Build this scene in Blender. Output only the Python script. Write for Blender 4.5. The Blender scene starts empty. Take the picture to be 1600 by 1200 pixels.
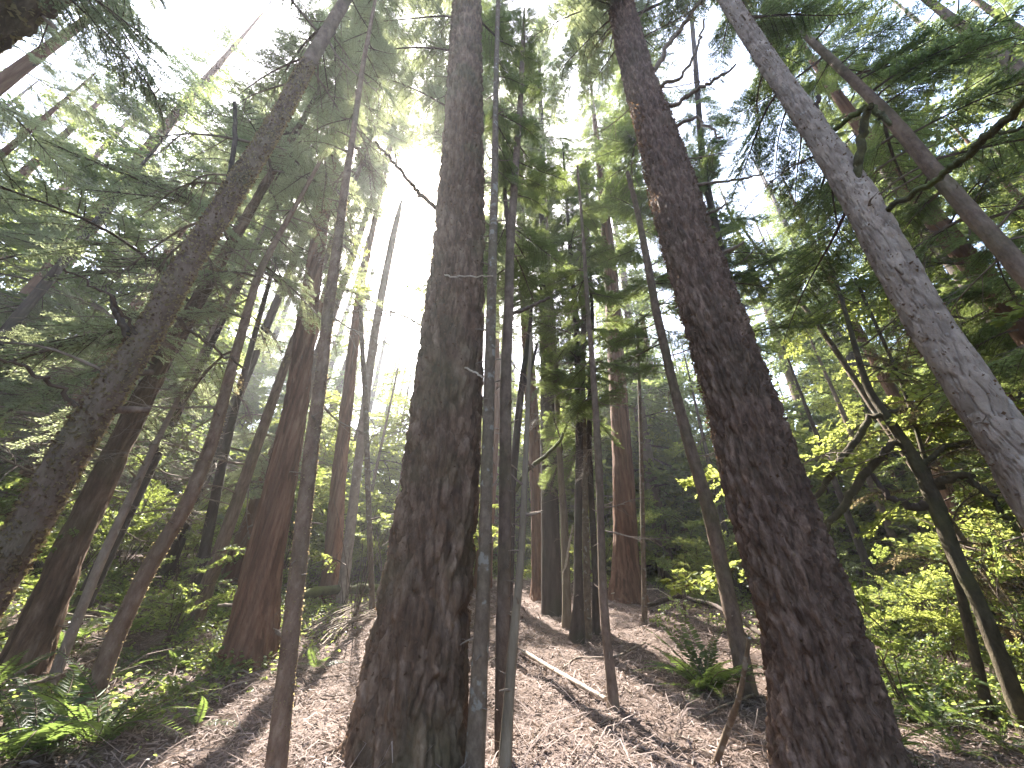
import bpy, math, random
import numpy as np
from mathutils import Matrix, Vector

# ------------------------------------------------------------------ camera
scene = bpy.context.scene
COL = scene.collection
F_PX, CX, CY = 600.0, 800.0, 600.0            # focal length / centre in photo pixels (1600 x 1200)
EYE = np.array([0.0, 0.0, 1.6])
PITCH, ROLL = math.radians(28.65), math.radians(1.56)
_f = np.array([0, math.cos(PITCH), math.sin(PITCH)])
_u0 = np.array([0, -math.sin(PITCH), math.cos(PITCH)])
_r0 = np.array([1.0, 0, 0])
CR = _r0 * math.cos(ROLL) + _u0 * math.sin(ROLL)
CU = _u0 * math.cos(ROLL) - _r0 * math.sin(ROLL)
CF = _f
cam_data = bpy.data.cameras.new('camera')
cam = bpy.data.objects.new('camera', cam_data)
COL.objects.link(cam)
cam.matrix_world = Matrix(((CR[0], CU[0], -CF[0], EYE[0]), (CR[1], CU[1], -CF[1], EYE[1]),
                           (CR[2], CU[2], -CF[2], EYE[2]), (0, 0, 0, 1)))
cam_data.sensor_width = 36
cam_data.lens = 36 * F_PX / 1600
cam_data.clip_start = 0.05
cam_data.clip_end = 2000
scene.camera = cam

def ray(px, py):
    d = CR * (px - CX) + CU * (CY - py) + CF * F_PX
    return d / np.linalg.norm(d)

def project(p):
    v = np.asarray(p) - EYE
    z = v @ CF
    if z < 0.05:
        return None
    return (CX + F_PX * (v @ CR) / z, CY - F_PX * (v @ CU) / z, z)

# ------------------------------------------------------------------ sky, sun, exposure
SUN_DIR = ray(658, 335)
SUN_EL = math.asin(SUN_DIR[2])
SUN_AZ = math.atan2(SUN_DIR[0], SUN_DIR[1])     # clockwise from +Y
world = bpy.data.worlds.new('World')
scene.world = world
world.use_nodes = True
nt = world.node_tree
nt.nodes.clear()
wo = nt.nodes.new('ShaderNodeOutputWorld')
wb = nt.nodes.new('ShaderNodeBackground')
sk = nt.nodes.new('ShaderNodeTexSky')
sk.sky_type = 'NISHITA'
sk.sun_disc = False
sk.sun_elevation = SUN_EL
sk.sun_rotation = SUN_AZ
sk.air_density = 1.0
sk.dust_density = 2.5
sk.ozone_density = 1.0
wb.inputs['Strength'].default_value = 0.15
nt.links.new(sk.outputs['Color'], wb.inputs['Color'])
nt.links.new(wb.outputs['Background'], wo.inputs['Surface'])
sun_data = bpy.data.lights.new('sun', 'SUN')
sun_data.energy = 5.0
sun_data.angle = math.radians(0.55)
sun_data.color = (1.0, 0.94, 0.85)
sun = bpy.data.objects.new('sun', sun_data)
COL.objects.link(sun)
sun.rotation_euler = Vector(SUN_DIR).to_track_quat('Z', 'Y').to_euler()
sun.location = Vector(SUN_DIR) * 60
vs = scene.view_settings
vs.view_transform = 'Standard'
vs.look = 'None'
vs.gamma = 1.0
vs.use_curve_mapping = False
vs.exposure = 2.8
cy = scene.cycles
cy.max_bounces = 6
cy.diffuse_bounces = 3
cy.glossy_bounces = 2
cy.transmission_bounces = 4
cy.volume_bounces = 0
cy.caustics_reflective = False
cy.caustics_refractive = False
cy.use_denoising = True

HAZE = 0.0014

R = random.Random(11)
RNG = np.random.default_rng(11)

# ------------------------------------------------------------------ numpy noise
def _hash(ix, iy, iz, s):
    h = (ix.astype(np.int64) * 374761393 + iy.astype(np.int64) * 668265263 + iz.astype(np.int64) * 2147483647 + s * 1274126177) & 0xFFFFFFFF
    h = ((h ^ (h >> 13)) * 1274126177) & 0xFFFFFFFF
    h = ((h ^ (h >> 16)) * 2246822519) & 0xFFFFFFFF
    return ((h ^ (h >> 15)) & 0xFFFFFF) / float(0xFFFFFF)

def vnoise(p, s=0):
    i = np.floor(p); f = p - i; u = f * f * (3 - 2 * f)
    x, y, z = i[:, 0], i[:, 1], i[:, 2]
    out = 0
    for dx in (0, 1):
        wx = u[:, 0] if dx else 1 - u[:, 0]
        for dy in (0, 1):
            wy = u[:, 1] if dy else 1 - u[:, 1]
            for dz in (0, 1):
                wz = u[:, 2] if dz else 1 - u[:, 2]
                out = out + _hash(x + dx, y + dy, z + dz, s) * wx * wy * wz
    return out

def fbm(p, s=0, o=3):
    a, t, n = 1.0, 0.0, 0.0
    for k in range(o):
        t = t + a * vnoise(p * (2.03 ** k), s + k); n += a; a *= 0.5
    return t / n

def worley(p, s=0):
    i = np.floor(p); f1 = np.full(len(p), 9.0); f2 = np.full(len(p), 9.0)
    idv = np.zeros(len(p))
    for dx in (-1, 0, 1):
        for dy in (-1, 0, 1):
            for dz in (-1, 0, 1):
                c = i + (dx, dy, dz)
                q = np.stack([c[:, k] + _hash(c[:, 0], c[:, 1], c[:, 2], s + 11 * k + 3) for k in range(3)], 1)
                d = np.linalg.norm(p - q, axis=1)
                n = d < f1
                f2 = np.where(n, f1, np.minimum(f2, d))
                idv = np.where(n, _hash(c[:, 0], c[:, 1], c[:, 2], s + 77), idv)
                f1 = np.where(n, d, f1)
    return f1, f2, idv

def sstep(a, b, x):
    t = np.clip((x - a) / (b - a), 0, 1)
    return t * t * (3 - 2 * t)

# ------------------------------------------------------------------ ground height
def hgt(x, y):
    x = np.asarray(x, float); y = np.asarray(y, float)
    yy = np.clip(y, 0, 15)
    h = 0.0071 * yy * yy + 0.213 * 6 * (1 - np.exp(-np.clip(y - 15, 0, None) / 6))
    bank = np.logaddexp(0, (-x - 4.0) * 1.2) / 1.2 * 0.13
    bank = np.minimum(bank, 3.0) * sstep(0.0, 6.0, y)
    drop = np.logaddexp(0, (x - 3.0)) * 0.045 * sstep(2, 8, y)
    h = h + bank - np.minimum(drop, 0.7)
    p = np.stack([np.ravel(x), np.ravel(y), np.zeros(x.size)], 1)
    n = (fbm(p * 0.55, 5, 2) - 0.5) * 0.22 + (fbm(p * 2.6, 9, 2) - 0.5) * 0.10 + (fbm(p * 8.0, 19, 2) - 0.5) * 0.045
    return h + n.reshape(x.shape)

def hz(x, y):
    return float(hgt(np.array([x]), np.array([y]))[0])

def ground_pt(px, py):
    d = ray(px, py)
    t = np.linspace(1.0, 60, 1200)
    P = EYE + d[None] * t[:, None]
    below = P[:, 2] < hgt(P[:, 0], P[:, 1])
    k = int(np.argmax(below)) if below.any() else 500
    return P[k]

# ------------------------------------------------------------------ mesh helpers
class MB:
    def __init__(self):
        self.V, self.Q, self.M, self.n = [], [], [], 0
    def add(self, v, q, m=0):
        v = np.asarray(v, np.float32); q = np.asarray(q, np.int32)
        self.V.append(v); self.Q.append(q + self.n); self.M.append(np.full(len(q), m, np.int32)); self.n += len(v)
    def arrays(self):
        return np.concatenate(self.V), np.concatenate(self.Q), np.concatenate(self.M)
    def tube(self, pts, rad, sides=4, m=0):
        P = np.asarray(pts, float); n = len(P)
        rad = np.asarray(rad, float) * np.ones(n)
        T = np.gradient(P, axis=0); T /= np.linalg.norm(T, axis=1)[:, None] + 1e-9
        ref = np.array([0.31, 0.17, 0.93]) if abs(T[0][2]) < 0.8 else np.array([0.93, 0.31, 0.17])
        A = np.cross(T, ref); A /= np.linalg.norm(A, axis=1)[:, None] + 1e-9
        B = np.cross(T, A)
        th = np.arange(sides) * 2 * math.pi / sides
        V = P[:, None] + rad[:, None, None] * (np.cos(th)[None, :, None] * A[:, None] + np.sin(th)[None, :, None] * B[:, None])
        V = V.reshape(-1, 3)
        i = np.arange(n - 1)[:, None] * sides; j = np.arange(sides)[None]; j2 = (j + 1) % sides
        Q = np.stack([i + j, i + j2, i + sides + j2, i + sides + j], -1).reshape(-1, 4)
        self.add(V, Q, m)
        if sides >= 4:
            for end in (0, n - 1):
                o = end * sides
                c = [o + k for k in range(4)]
                self.add(V[c] if sides == 4 else V[[o, o + sides // 4, o + sides // 2, o + 3 * sides // 4]], [[0, 1, 2, 3]], m)
    def mesh(self, name, mats, smooth=True):
        return make_mesh(name, *self.arrays(), mats, smooth)

def split_mesh(mb, name, mats, leaf='foliage'):
    V, Q, M = mb.arrays()
    out = []
    for k, nm in ((0, name), (1, leaf)):
        q = Q[M == k]
        if len(q) == 0:
            out.append(None); continue
        u, inv = np.unique(q.ravel(), return_inverse=True)
        out.append(make_mesh(nm, V[u], inv.reshape(-1, 4), None, mats[k], False))
    return tuple(out)

def make_mesh(name, V, Q, M, mats, smooth=True, tone=None):
    me = bpy.data.meshes.new(name)
    V = np.asarray(V, np.float32); Q = np.asarray(Q, np.int32)
    me.vertices.add(len(V)); me.vertices.foreach_set('co', V.ravel())
    me.loops.add(Q.size); me.loops.foreach_set('vertex_index', Q.ravel())
    me.polygons.add(len(Q))
    me.polygons.foreach_set('loop_start', np.arange(0, Q.size, 4, dtype=np.int32))
    me.polygons.foreach_set('material_index', np.asarray(M, np.int32) if M is not None else np.zeros(len(Q), np.int32))
    me.polygons.foreach_set('use_smooth', np.full(len(Q), smooth))
    for m in (mats if isinstance(mats, (list, tuple)) else [mats]):
        me.materials.append(m)
    if tone is not None:
        at = me.attributes.new('tone', 'FLOAT', 'POINT'); at.data.foreach_set('value', np.asarray(tone, np.float32))
    me.update(calc_edges=True)
    return me

def ob(name, me, parent=None, mat=None):
    o = bpy.data.objects.new(name, me)
    COL.objects.link(o)
    if parent is not None:
        o.parent = parent
    if mat is not None:
        o.matrix_local = mat
    return o

def put(proto, parent, M, name='branch'):
    w = ob(name, proto[0], parent, M)
    if proto[1] is not None:
        ob(proto[1].name.split('.')[0], proto[1], w)
    return w

def tag(o, label=None, cat=None, group=None, kind=None):
    if label: o['label'] = label
    if cat: o['category'] = cat
    if group: o['group'] = group
    if kind: o['kind'] = kind
    return o

def thing(name, loc, label, cat, group=None):
    o = bpy.data.objects.new(name, None)
    o.empty_display_size = 0.2
    COL.objects.link(o)
    o.location = [float(c) for c in loc]
    return tag(o, label, cat, group)

# ------------------------------------------------------------------ materials
def new_mat(name):
    m = bpy.data.materials.new(name); m.use_nodes = True
    t = m.node_tree
    return m, t, t.nodes['Principled BSDF'], t.nodes['Material Output']

def ramp(t, stops, fac):
    r = t.nodes.new('ShaderNodeValToRGB')
    e = r.color_ramp.elements
    while len(e) < len(stops): e.new(0.5)
    for k, (pos, c) in enumerate(stops):
        e[k].position = pos; e[k].color = (*c, 1)
    t.links.new(fac, r.inputs['Fac'])
    return r.outputs['Color']

def bark_mat(name, c1, c2, c3, moss=None, moss_amt=0.5, scale=6.0, zs=0.25, bump=0.6, lichen=None, lichen_at=0.66):
    m, t, b, out = new_mat(name)
    L = t.links.new
    tc = t.nodes.new('ShaderNodeTexCoord')
    mp = t.nodes.new('ShaderNodeMapping'); mp.inputs['Scale'].default_value = (1, 1, zs)
    L(tc.outputs['Object'], mp.inputs['Vector'])
    n1 = t.nodes.new('ShaderNodeTexNoise'); n1.inputs['Scale'].default_value = scale; n1.inputs['Detail'].default_value = 8; n1.inputs['Roughness'].default_value = 0.7
    L(mp.outputs['Vector'], n1.inputs['Vector'])
    col = ramp(t, [(0.28, c1), (0.5, c2), (0.72, c3)], n1.outputs['Fac'])
    n3 = t.nodes.new('ShaderNodeTexNoise'); n3.inputs['Scale'].default_value = 1.3; n3.inputs['Detail'].default_value = 5
    L(tc.outputs['Object'], n3.inputs['Vector'])
    if moss:
        f = t.nodes.new('ShaderNodeMapRange'); f.inputs[1].default_value = 0.48; f.inputs[2].default_value = 0.68; f.inputs[4].default_value = moss_amt
        L(n3.outputs['Fac'], f.inputs[0])
        mx = t.nodes.new('ShaderNodeMix'); mx.data_type = 'RGBA'; mx.inputs[7].default_value = (*moss, 1)
        L(f.outputs[0], mx.inputs[0]); L(col, mx.inputs[6]); col = mx.outputs[2]
    if lichen:
        n4 = t.nodes.new('ShaderNodeTexNoise'); n4.inputs['Scale'].default_value = 9; n4.inputs['Detail'].default_value = 6
        L(tc.outputs['Object'], n4.inputs['Vector'])
        f = t.nodes.new('ShaderNodeMapRange'); f.inputs[1].default_value = lichen_at - 0.06; f.inputs[2].default_value = lichen_at; f.inputs[4].default_value = 0.75
        L(n4.outputs['Fac'], f.inputs[0])
        mx = t.nodes.new('ShaderNodeMix'); mx.data_type = 'RGBA'; mx.inputs[7].default_value = (*lichen, 1)
        L(f.outputs[0], mx.inputs[0]); L(col, mx.inputs[6]); col = mx.outputs[2]
    at = t.nodes.new('ShaderNodeAttribute'); at.attribute_name = 'tone'
    ma = t.nodes.new('ShaderNodeMath'); ma.operation = 'MULTIPLY_ADD'; ma.inputs[1].default_value = 0.75; ma.inputs[2].default_value = 1.0
    L(at.outputs['Fac'], ma.inputs[0])
    vm = t.nodes.new('ShaderNodeVectorMath'); vm.operation = 'SCALE'
    L(col, vm.inputs[0]); L(ma.outputs[0], vm.inputs['Scale']); col = vm.outputs[0]
    L(col, b.inputs['Base Color'])
    b.inputs['Roughness'].default_value = 0.88
    b.inputs['Specular IOR Level'].default_value = 0.25
    n2 = t.nodes.new('ShaderNodeTexNoise'); n2.inputs['Scale'].default_value = scale * 5; n2.inputs['Detail'].default_value = 6; n2.inputs['Roughness'].default_value = 0.65
    L(mp.outputs['Vector'], n2.inputs['Vector'])
    bp = t.nodes.new('ShaderNodeBump'); bp.inputs['Strength'].default_value = bump; bp.inputs['Distance'].default_value = 0.02
    L(n2.outputs['Fac'], bp.inputs['Height']); L(bp.outputs['Normal'], b.inputs['Normal'])
    return m

def leaf_mat(name, dark, light, trans, tmix=0.5, rough=0.55, spec=0.3):
    m, t, b, out = new_mat(name)
    L = t.links.new
    g = t.nodes.new('ShaderNodeNewGeometry')
    oi = t.nodes.new('ShaderNodeObjectInfo')
    ad = t.nodes.new('ShaderNodeMath'); ad.operation = 'MULTIPLY_ADD'; ad.inputs[1].default_value = 0.55
    ml = t.nodes.new('ShaderNodeMath'); ml.operation = 'MULTIPLY'; ml.inputs[1].default_value = 0.45
    L(oi.outputs['Random'], ml.inputs[0])
    L(g.outputs['Random Per Island'], ad.inputs[0]); L(ml.outputs[0], ad.inputs[2])
    col = ramp(t, [(0.0, dark), (1.0, light)], ad.outputs[0])
    L(col, b.inputs['Base Color'])
    b.inputs['Roughness'].default_value = rough
    b.inputs['Specular IOR Level'].default_value = spec
    tr = t.nodes.new('ShaderNodeBsdfTranslucent')
    tcol = ramp(t, [(0.0, tuple(c * 0.55 for c in trans)), (1.0, trans)], ad.outputs[0])
    L(tcol, tr.inputs['Color'])
    ms = t.nodes.new('ShaderNodeMixShader'); ms.inputs[0].default_value = tmix
    L(b.outputs[0], ms.inputs[1]); L(tr.outputs[0], ms.inputs[2]); L(ms.outputs[0], out.inputs['Surface'])
    return m

def twig_mat(name, c1, c2, rough=0.85):
    m, t, b, out = new_mat(name)
    L = t.links.new
    tc = t.nodes.new('ShaderNodeTexCoord')
    n = t.nodes.new('ShaderNodeTexNoise'); n.inputs['Scale'].default_value = 14; n.inputs['Detail'].default_value = 5
    L(tc.outputs['Object'], n.inputs['Vector'])
    L(ramp(t, [(0.3, c1), (0.7, c2)], n.outputs['Fac']), b.inputs['Base Color'])
    b.inputs['Roughness'].default_value = rough
    b.inputs['Specular IOR Level'].default_value = 0.25
    bp = t.nodes.new('ShaderNodeBump'); bp.inputs['Strength'].default_value = 0.4; bp.inputs['Distance'].default_value = 0.01
    L(n.outputs['Fac'], bp.inputs['Height']); L(bp.outputs['Normal'], b.inputs['Normal'])
    return m

MT = {}
MT['fir'] = bark_mat('fir_bark', (0.050, 0.029, 0.019), (0.125, 0.078, 0.051), (0.26, 0.18, 0.13), moss=(0.085, 0.08, 0.038), moss_amt=0.5, scale=9, bump=1.0)
MT['fir_red'] = bark_mat('red_fir_bark', (0.045, 0.027, 0.019), (0.12, 0.076, 0.055), (0.25, 0.17, 0.13), moss=(0.075, 0.058, 0.035), moss_amt=0.4, scale=11, zs=0.4, bump=1.0)
MT['redwood'] = bark_mat('redwood_bark', (0.065, 0.032, 0.020), (0.145, 0.076, 0.047), (0.24, 0.145, 0.095), scale=9, zs=0.08, bump=0.8)
MT['slimred'] = bark_mat('slim_red_bark', (0.085, 0.050, 0.033), (0.175, 0.112, 0.077), (0.29, 0.21, 0.155), moss=(0.12, 0.10, 0.06), moss_amt=0.5, scale=11, zs=0.45, bump=0.8)
MT['mossy'] = bark_mat('mossy_bark', (0.07, 0.048, 0.035), (0.155, 0.108, 0.080), (0.25, 0.185, 0.14), moss=(0.085, 0.085, 0.04), moss_amt=0.55, scale=9, zs=0.5, bump=0.7)
MT['pale'] = bark_mat('pale_bark', (0.125, 0.093, 0.072), (0.26, 0.205, 0.168), (0.37, 0.305, 0.255), moss=(0.20, 0.16, 0.125), moss_amt=0.5, scale=7, zs=0.5, bump=0.6, lichen=(0.38, 0.35, 0.31), lichen_at=0.70)
MT['sapling'] = bark_mat('sapling_bark', (0.075, 0.052, 0.036), (0.140, 0.102, 0.073), (0.22, 0.17, 0.125), moss=(0.11, 0.10, 0.055), moss_amt=0.5, scale=12, zs=0.6, bump=0.5, lichen=(0.25, 0.235, 0.205), lichen_at=0.64)
MT['dead'] = bark_mat('dead_bark', (0.11, 0.085, 0.06), (0.19, 0.15, 0.105), (0.27, 0.22, 0.165), scale=10, zs=0.2, bump=0.5)
MT['dark'] = bark_mat('dark_bark', (0.030, 0.021, 0.017), (0.065, 0.046, 0.038), (0.11, 0.085, 0.07), moss=(0.055, 0.06, 0.03), moss_amt=0.5, scale=8, bump=0.7)
MT['greenmoss'] = bark_mat('green_moss_bark', (0.035, 0.03, 0.018), (0.07, 0.065, 0.03), (0.12, 0.12, 0.045), moss=(0.10, 0.12, 0.03), moss_amt=0.9, scale=9, zs=0.6, bump=0.9)
MT['darkmoss'] = bark_mat('dark_moss_bark', (0.035, 0.026, 0.018), (0.075, 0.058, 0.038), (0.13, 0.105, 0.065), moss=(0.085, 0.09, 0.035), moss_amt=0.6, scale=9, zs=0.6, bump=0.9)
MT['twig'] = twig_mat('twig_wood', (0.06, 0.042, 0.032), (0.13, 0.095, 0.07))
MT['deadtwig'] = twig_mat('dead_twig_wood', (0.11, 0.085, 0.065), (0.24, 0.19, 0.15))
MT['palewood'] = twig_mat('bleached_wood', (0.36, 0.29, 0.22), (0.55, 0.47, 0.38))
MT['needle'] = leaf_mat('conifer_needles', (0.030, 0.050, 0.025), (0.080, 0.112, 0.052), (0.38, 0.46, 0.14), 0.52)
MT['needle2'] = leaf_mat('hemlock_needles', (0.05, 0.065, 0.042), (0.12, 0.145, 0.09), (0.50, 0.55, 0.28), 0.58)
MT['leaf'] = leaf_mat('broad_leaves', (0.05, 0.09, 0.022), (0.11, 0.16, 0.035), (0.52, 0.57, 0.14), 0.55)
MT['leaf2'] = leaf_mat('shrub_leaves', (0.035, 0.07, 0.025), (0.08, 0.13, 0.04), (0.44, 0.52, 0.12), 0.52, rough=0.4, spec=0.45)
MT['fern'] = leaf_mat('fern_fronds', (0.028, 0.055, 0.022), (0.075, 0.115, 0.045), (0.26, 0.36, 0.08), 0.45, rough=0.45, spec=0.4)
MT['moss'] = leaf_mat('moss_flakes', (0.055, 0.042, 0.028), (0.10, 0.08, 0.05), (0.60, 0.48, 0.24), 0.5, rough=0.9, spec=0.1)
MT['flake'] = leaf_mat('bark_flakes', (0.045, 0.030, 0.022), (0.11, 0.078, 0.058), (0.34, 0.20, 0.11), 0.35, rough=0.9, spec=0.1)
MT['litter'] = leaf_mat('needle_litter', (0.115, 0.080, 0.068), (0.44, 0.36, 0.325), (0.30, 0.22, 0.16), 0.15, rough=0.8, spec=0.2)

def ground_mat():
    m, t, b, out = new_mat('forest_floor')
    L = t.links.new
    tc = t.nodes.new('ShaderNodeTexCoord')
    n1 = t.nodes.new('ShaderNodeTexNoise'); n1.inputs['Scale'].default_value = 1.1; n1.inputs['Detail'].default_value = 9; n1.inputs['Roughness'].default_value = 0.7
    n2 = t.nodes.new('ShaderNodeTexNoise'); n2.inputs['Scale'].default_value = 26; n2.inputs['Detail'].default_value = 8; n2.inputs['Roughness'].default_value = 0.75
    for n in (n1, n2): L(tc.outputs['Object'], n.inputs['Vector'])
    mx = t.nodes.new('ShaderNodeMath'); mx.operation = 'MULTIPLY_ADD'; mx.inputs[1].default_value = 0.5
    m2 = t.nodes.new('ShaderNodeMath'); m2.operation = 'MULTIPLY'; m2.inputs[1].default_value = 0.5
    L(n2.outputs['Fac'], m2.inputs[0]); L(n1.outputs['Fac'], mx.inputs[0]); L(m2.outputs[0], mx.inputs[2])
    L(ramp(t, [(0.36, (0.040, 0.026, 0.020)), (0.5, (0.105, 0.074, 0.060)), (0.64, (0.25, 0.19, 0.165))], mx.outputs[0]), b.inputs['Base Color'])
    b.inputs['Roughness'].default_value = 0.92
    b.inputs['Specular IOR Level'].default_value = 0.2
    bp = t.nodes.new('ShaderNodeBump'); bp.inputs['Strength'].default_value = 0.9; bp.inputs['Distance'].default_value = 0.03
    L(n2.outputs['Fac'], bp.inputs['Height']); L(bp.outputs['Normal'], b.inputs['Normal'])
    return m
MT['ground'] = ground_mat()

# ------------------------------------------------------------------ ground sheet
def build_ground():
    N = 280
    u = np.linspace(-1, 1, N); a = 5.4
    g = 400 * np.sinh(a * u) / math.sinh(a)
    X, Y = np.meshgrid(g, g + 7.0, indexing='ij')
    Z = hgt(X, Y)
    V = np.stack([X, Y, Z], -1).reshape(-1, 3)
    i = np.arange(N - 1)[:, None] * N; j = np.arange(N - 1)[None]
    Q = np.stack([i + j, i + N + j, i + N + j + 1, i + j + 1], -1).reshape(-1, 4)
    o = ob('ground', make_mesh('ground', V, Q, None, MT['ground']))
    tag(o, 'forest floor of brown needles rising away between the trees', kind='structure')
build_ground()

# ------------------------------------------------------------------ trunks
def frames(P):
    T = np.gradient(P, axis=0); T /= np.linalg.norm(T, axis=1)[:, None]
    A = np.cross(T, np.array([0.0, 1.0, 0.0])); A /= np.linalg.norm(A, axis=1)[:, None]
    B = np.cross(A, T)
    return T, A, B

TONE = [None]
def bark_disp(kind, X, r, seed):
    """X: points on the smooth trunk (n,3), returns outward displacement in metres"""
    TONE[0] = None
    if kind == 'none':
        return 0
    w = np.stack([vnoise(X * 3.1, seed + k) - 0.5 for k in (1, 2, 3)], 1)
    if kind in ('fir', 'fir_fine'):
        k = 9.0 if kind == 'fir' else 13.0
        amp = 0.055 if kind == 'fir' else 0.040
        q = (X + w * 0.07) * np.array([k, k, k * 0.24])
        f1, f2, idv = worley(q, seed)
        ridge = sstep(0.02, 0.38, f2 - f1)
        q2 = (X + w * 0.03) * np.array([k * 2.6, k * 2.6, k * 1.25])
        g1, g2, id2 = worley(q2, seed + 5)
        pl = sstep(0.02, 0.25, g2 - g1)
        d = amp * (ridge - 0.6) + 0.018 * (pl - 0.5) + 0.026 * (id2 - 0.5) * ridge + 0.02 * (idv - 0.5)
        d = d + 0.022 * (fbm(X * np.array([34, 34, 14.0]), seed + 9, 3) - 0.5)
        TONE[0] = 0.55 * id2 + 0.45 * idv - 0.5
        return d
    if kind == 'fibrous':
        q = (X + w * 0.05) * np.array([14, 14, 0.9])
        f1, f2, idv = worley(q, seed)
        TONE[0] = 0.8 * (idv - 0.5)
        return 0.03 * (sstep(0.0, 0.4, f2 - f1) - 0.5) + 0.014 * (fbm(X * np.array([40, 40, 3.0]), seed, 2) - 0.5)
    if kind == 'plates':
        q = (X + w * 0.06) * np.array([11, 11, 6.5])
        f1, f2, idv = worley(q, seed)
        c = sstep(0.0, 0.07, f2 - f1)
        TONE[0] = 0.5 * (idv - 0.5)
        return 0.022 * (c - 1) + 0.010 * (idv - 0.5) * c + 0.018 * (fbm(X * 3.5, seed + 3, 3) - 0.5) + 0.008 * (fbm(X * 26, seed + 8, 2) - 0.5)
    if kind == 'rough':
        return 0.035 * (fbm(X * np.array([9, 9, 6.0]), seed, 4) - 0.5) + 0.02 * (fbm(X * np.array([32, 32, 22.0]), seed + 4, 2) - 0.5)
    if kind == 'slim':
        return 0.016 * (fbm(X * np.array([14, 14, 9.0]), seed, 3) - 0.5) + 0.05 * r * (fbm(X * 2.2, seed + 6, 2) - 0.5)
    return 0

def trunk_geo(P, rad, K, kind, seed, ds0=0.03, grow=3.0, flare=0.0, lobes=5, zmax=None):
    """resample polyline P with radii; returns rings path, radii, V, Q"""
    s = np.concatenate([[0], np.cumsum(np.linalg.norm(np.diff(P, axis=0), axis=1))])
    S = [0.0]
    while S[-1] < s[-1]:
        S.append(S[-1] + ds0 * (1 + S[-1] / grow))
    S = np.array(S[:-1] + [s[-1]])
    C = np.stack([np.interp(S, s, P[:, k]) for k in range(3)], 1)
    rr = np.interp(S, s, rad)
    # smooth the polyline corners
    for _ in range(3):
        w = max(3, len(S) // 30)
        ker = np.ones(w) / w
        for k in range(2):
            pad = np.concatenate([np.full(w, C[0, k]) + (C[0, k] - C[w:0:-1, k]), C[:, k], np.full(w, C[-1, k]) + (C[-1, k] - C[-2:-w - 2:-1, k])])
            C[:, k] = np.convolve(pad, ker, 'same')[w:-w]
    T, A, B = frames(C)
    th = np.arange(K) * 2 * math.pi / K
    rng = np.random.default_rng(seed)
    ph = rng.uniform(0, 6.28, 3)
    fl = flare * np.exp(-S / 0.42)
    lob = 1 + 0.35 * np.cos(lobes * th + ph[0]) + 0.25 * np.cos((lobes - 2) * th + ph[1])
    low = 1 + 0.05 * np.cos(2 * th[None] + ph[2] + 0.2 * S[:, None]) + 0.03 * np.cos(3 * th[None] + 0.35 * S[:, None])
    r2 = rr[:, None] * low * (1 + fl[:, None] * lob[None])
    N = np.cos(th)[None, :, None] * A[:, None] + np.sin(th)[None, :, None] * B[:, None]
    X = C[:, None] + N * r2[..., None]
    d = bark_disp(kind, X.reshape(-1, 3), float(rr[0]), seed)
    d = np.reshape(d * np.ones(X.shape[0] * K), (len(S), K))
    d *= np.clip(rr / max(0.12, rr[0] * 0.4), 0.15, 1)[:, None]
    V = (X + N * d[..., None]).reshape(-1, 3)
    i = np.arange(len(S) - 1)[:, None] * K; j = np.arange(K)[None]; j2 = (j + 1) % K
    Q = np.stack([i + j, i + j2, i + K + j2, i + K + j], -1).reshape(-1, 4)
    return C, rr, V, Q

def plane_pt(px, py, base):
    n = np.array([base[0], base[1], 0.0]); n /= np.linalg.norm(n)
    d = ray(px, py)
    return EYE + d * ((base - EYE) @ n / (d @ n))

FRONT = []      # (distance, [(px,py,w)...]) trunks to be kept clear of nearer boughs
class Tree: pass

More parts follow.
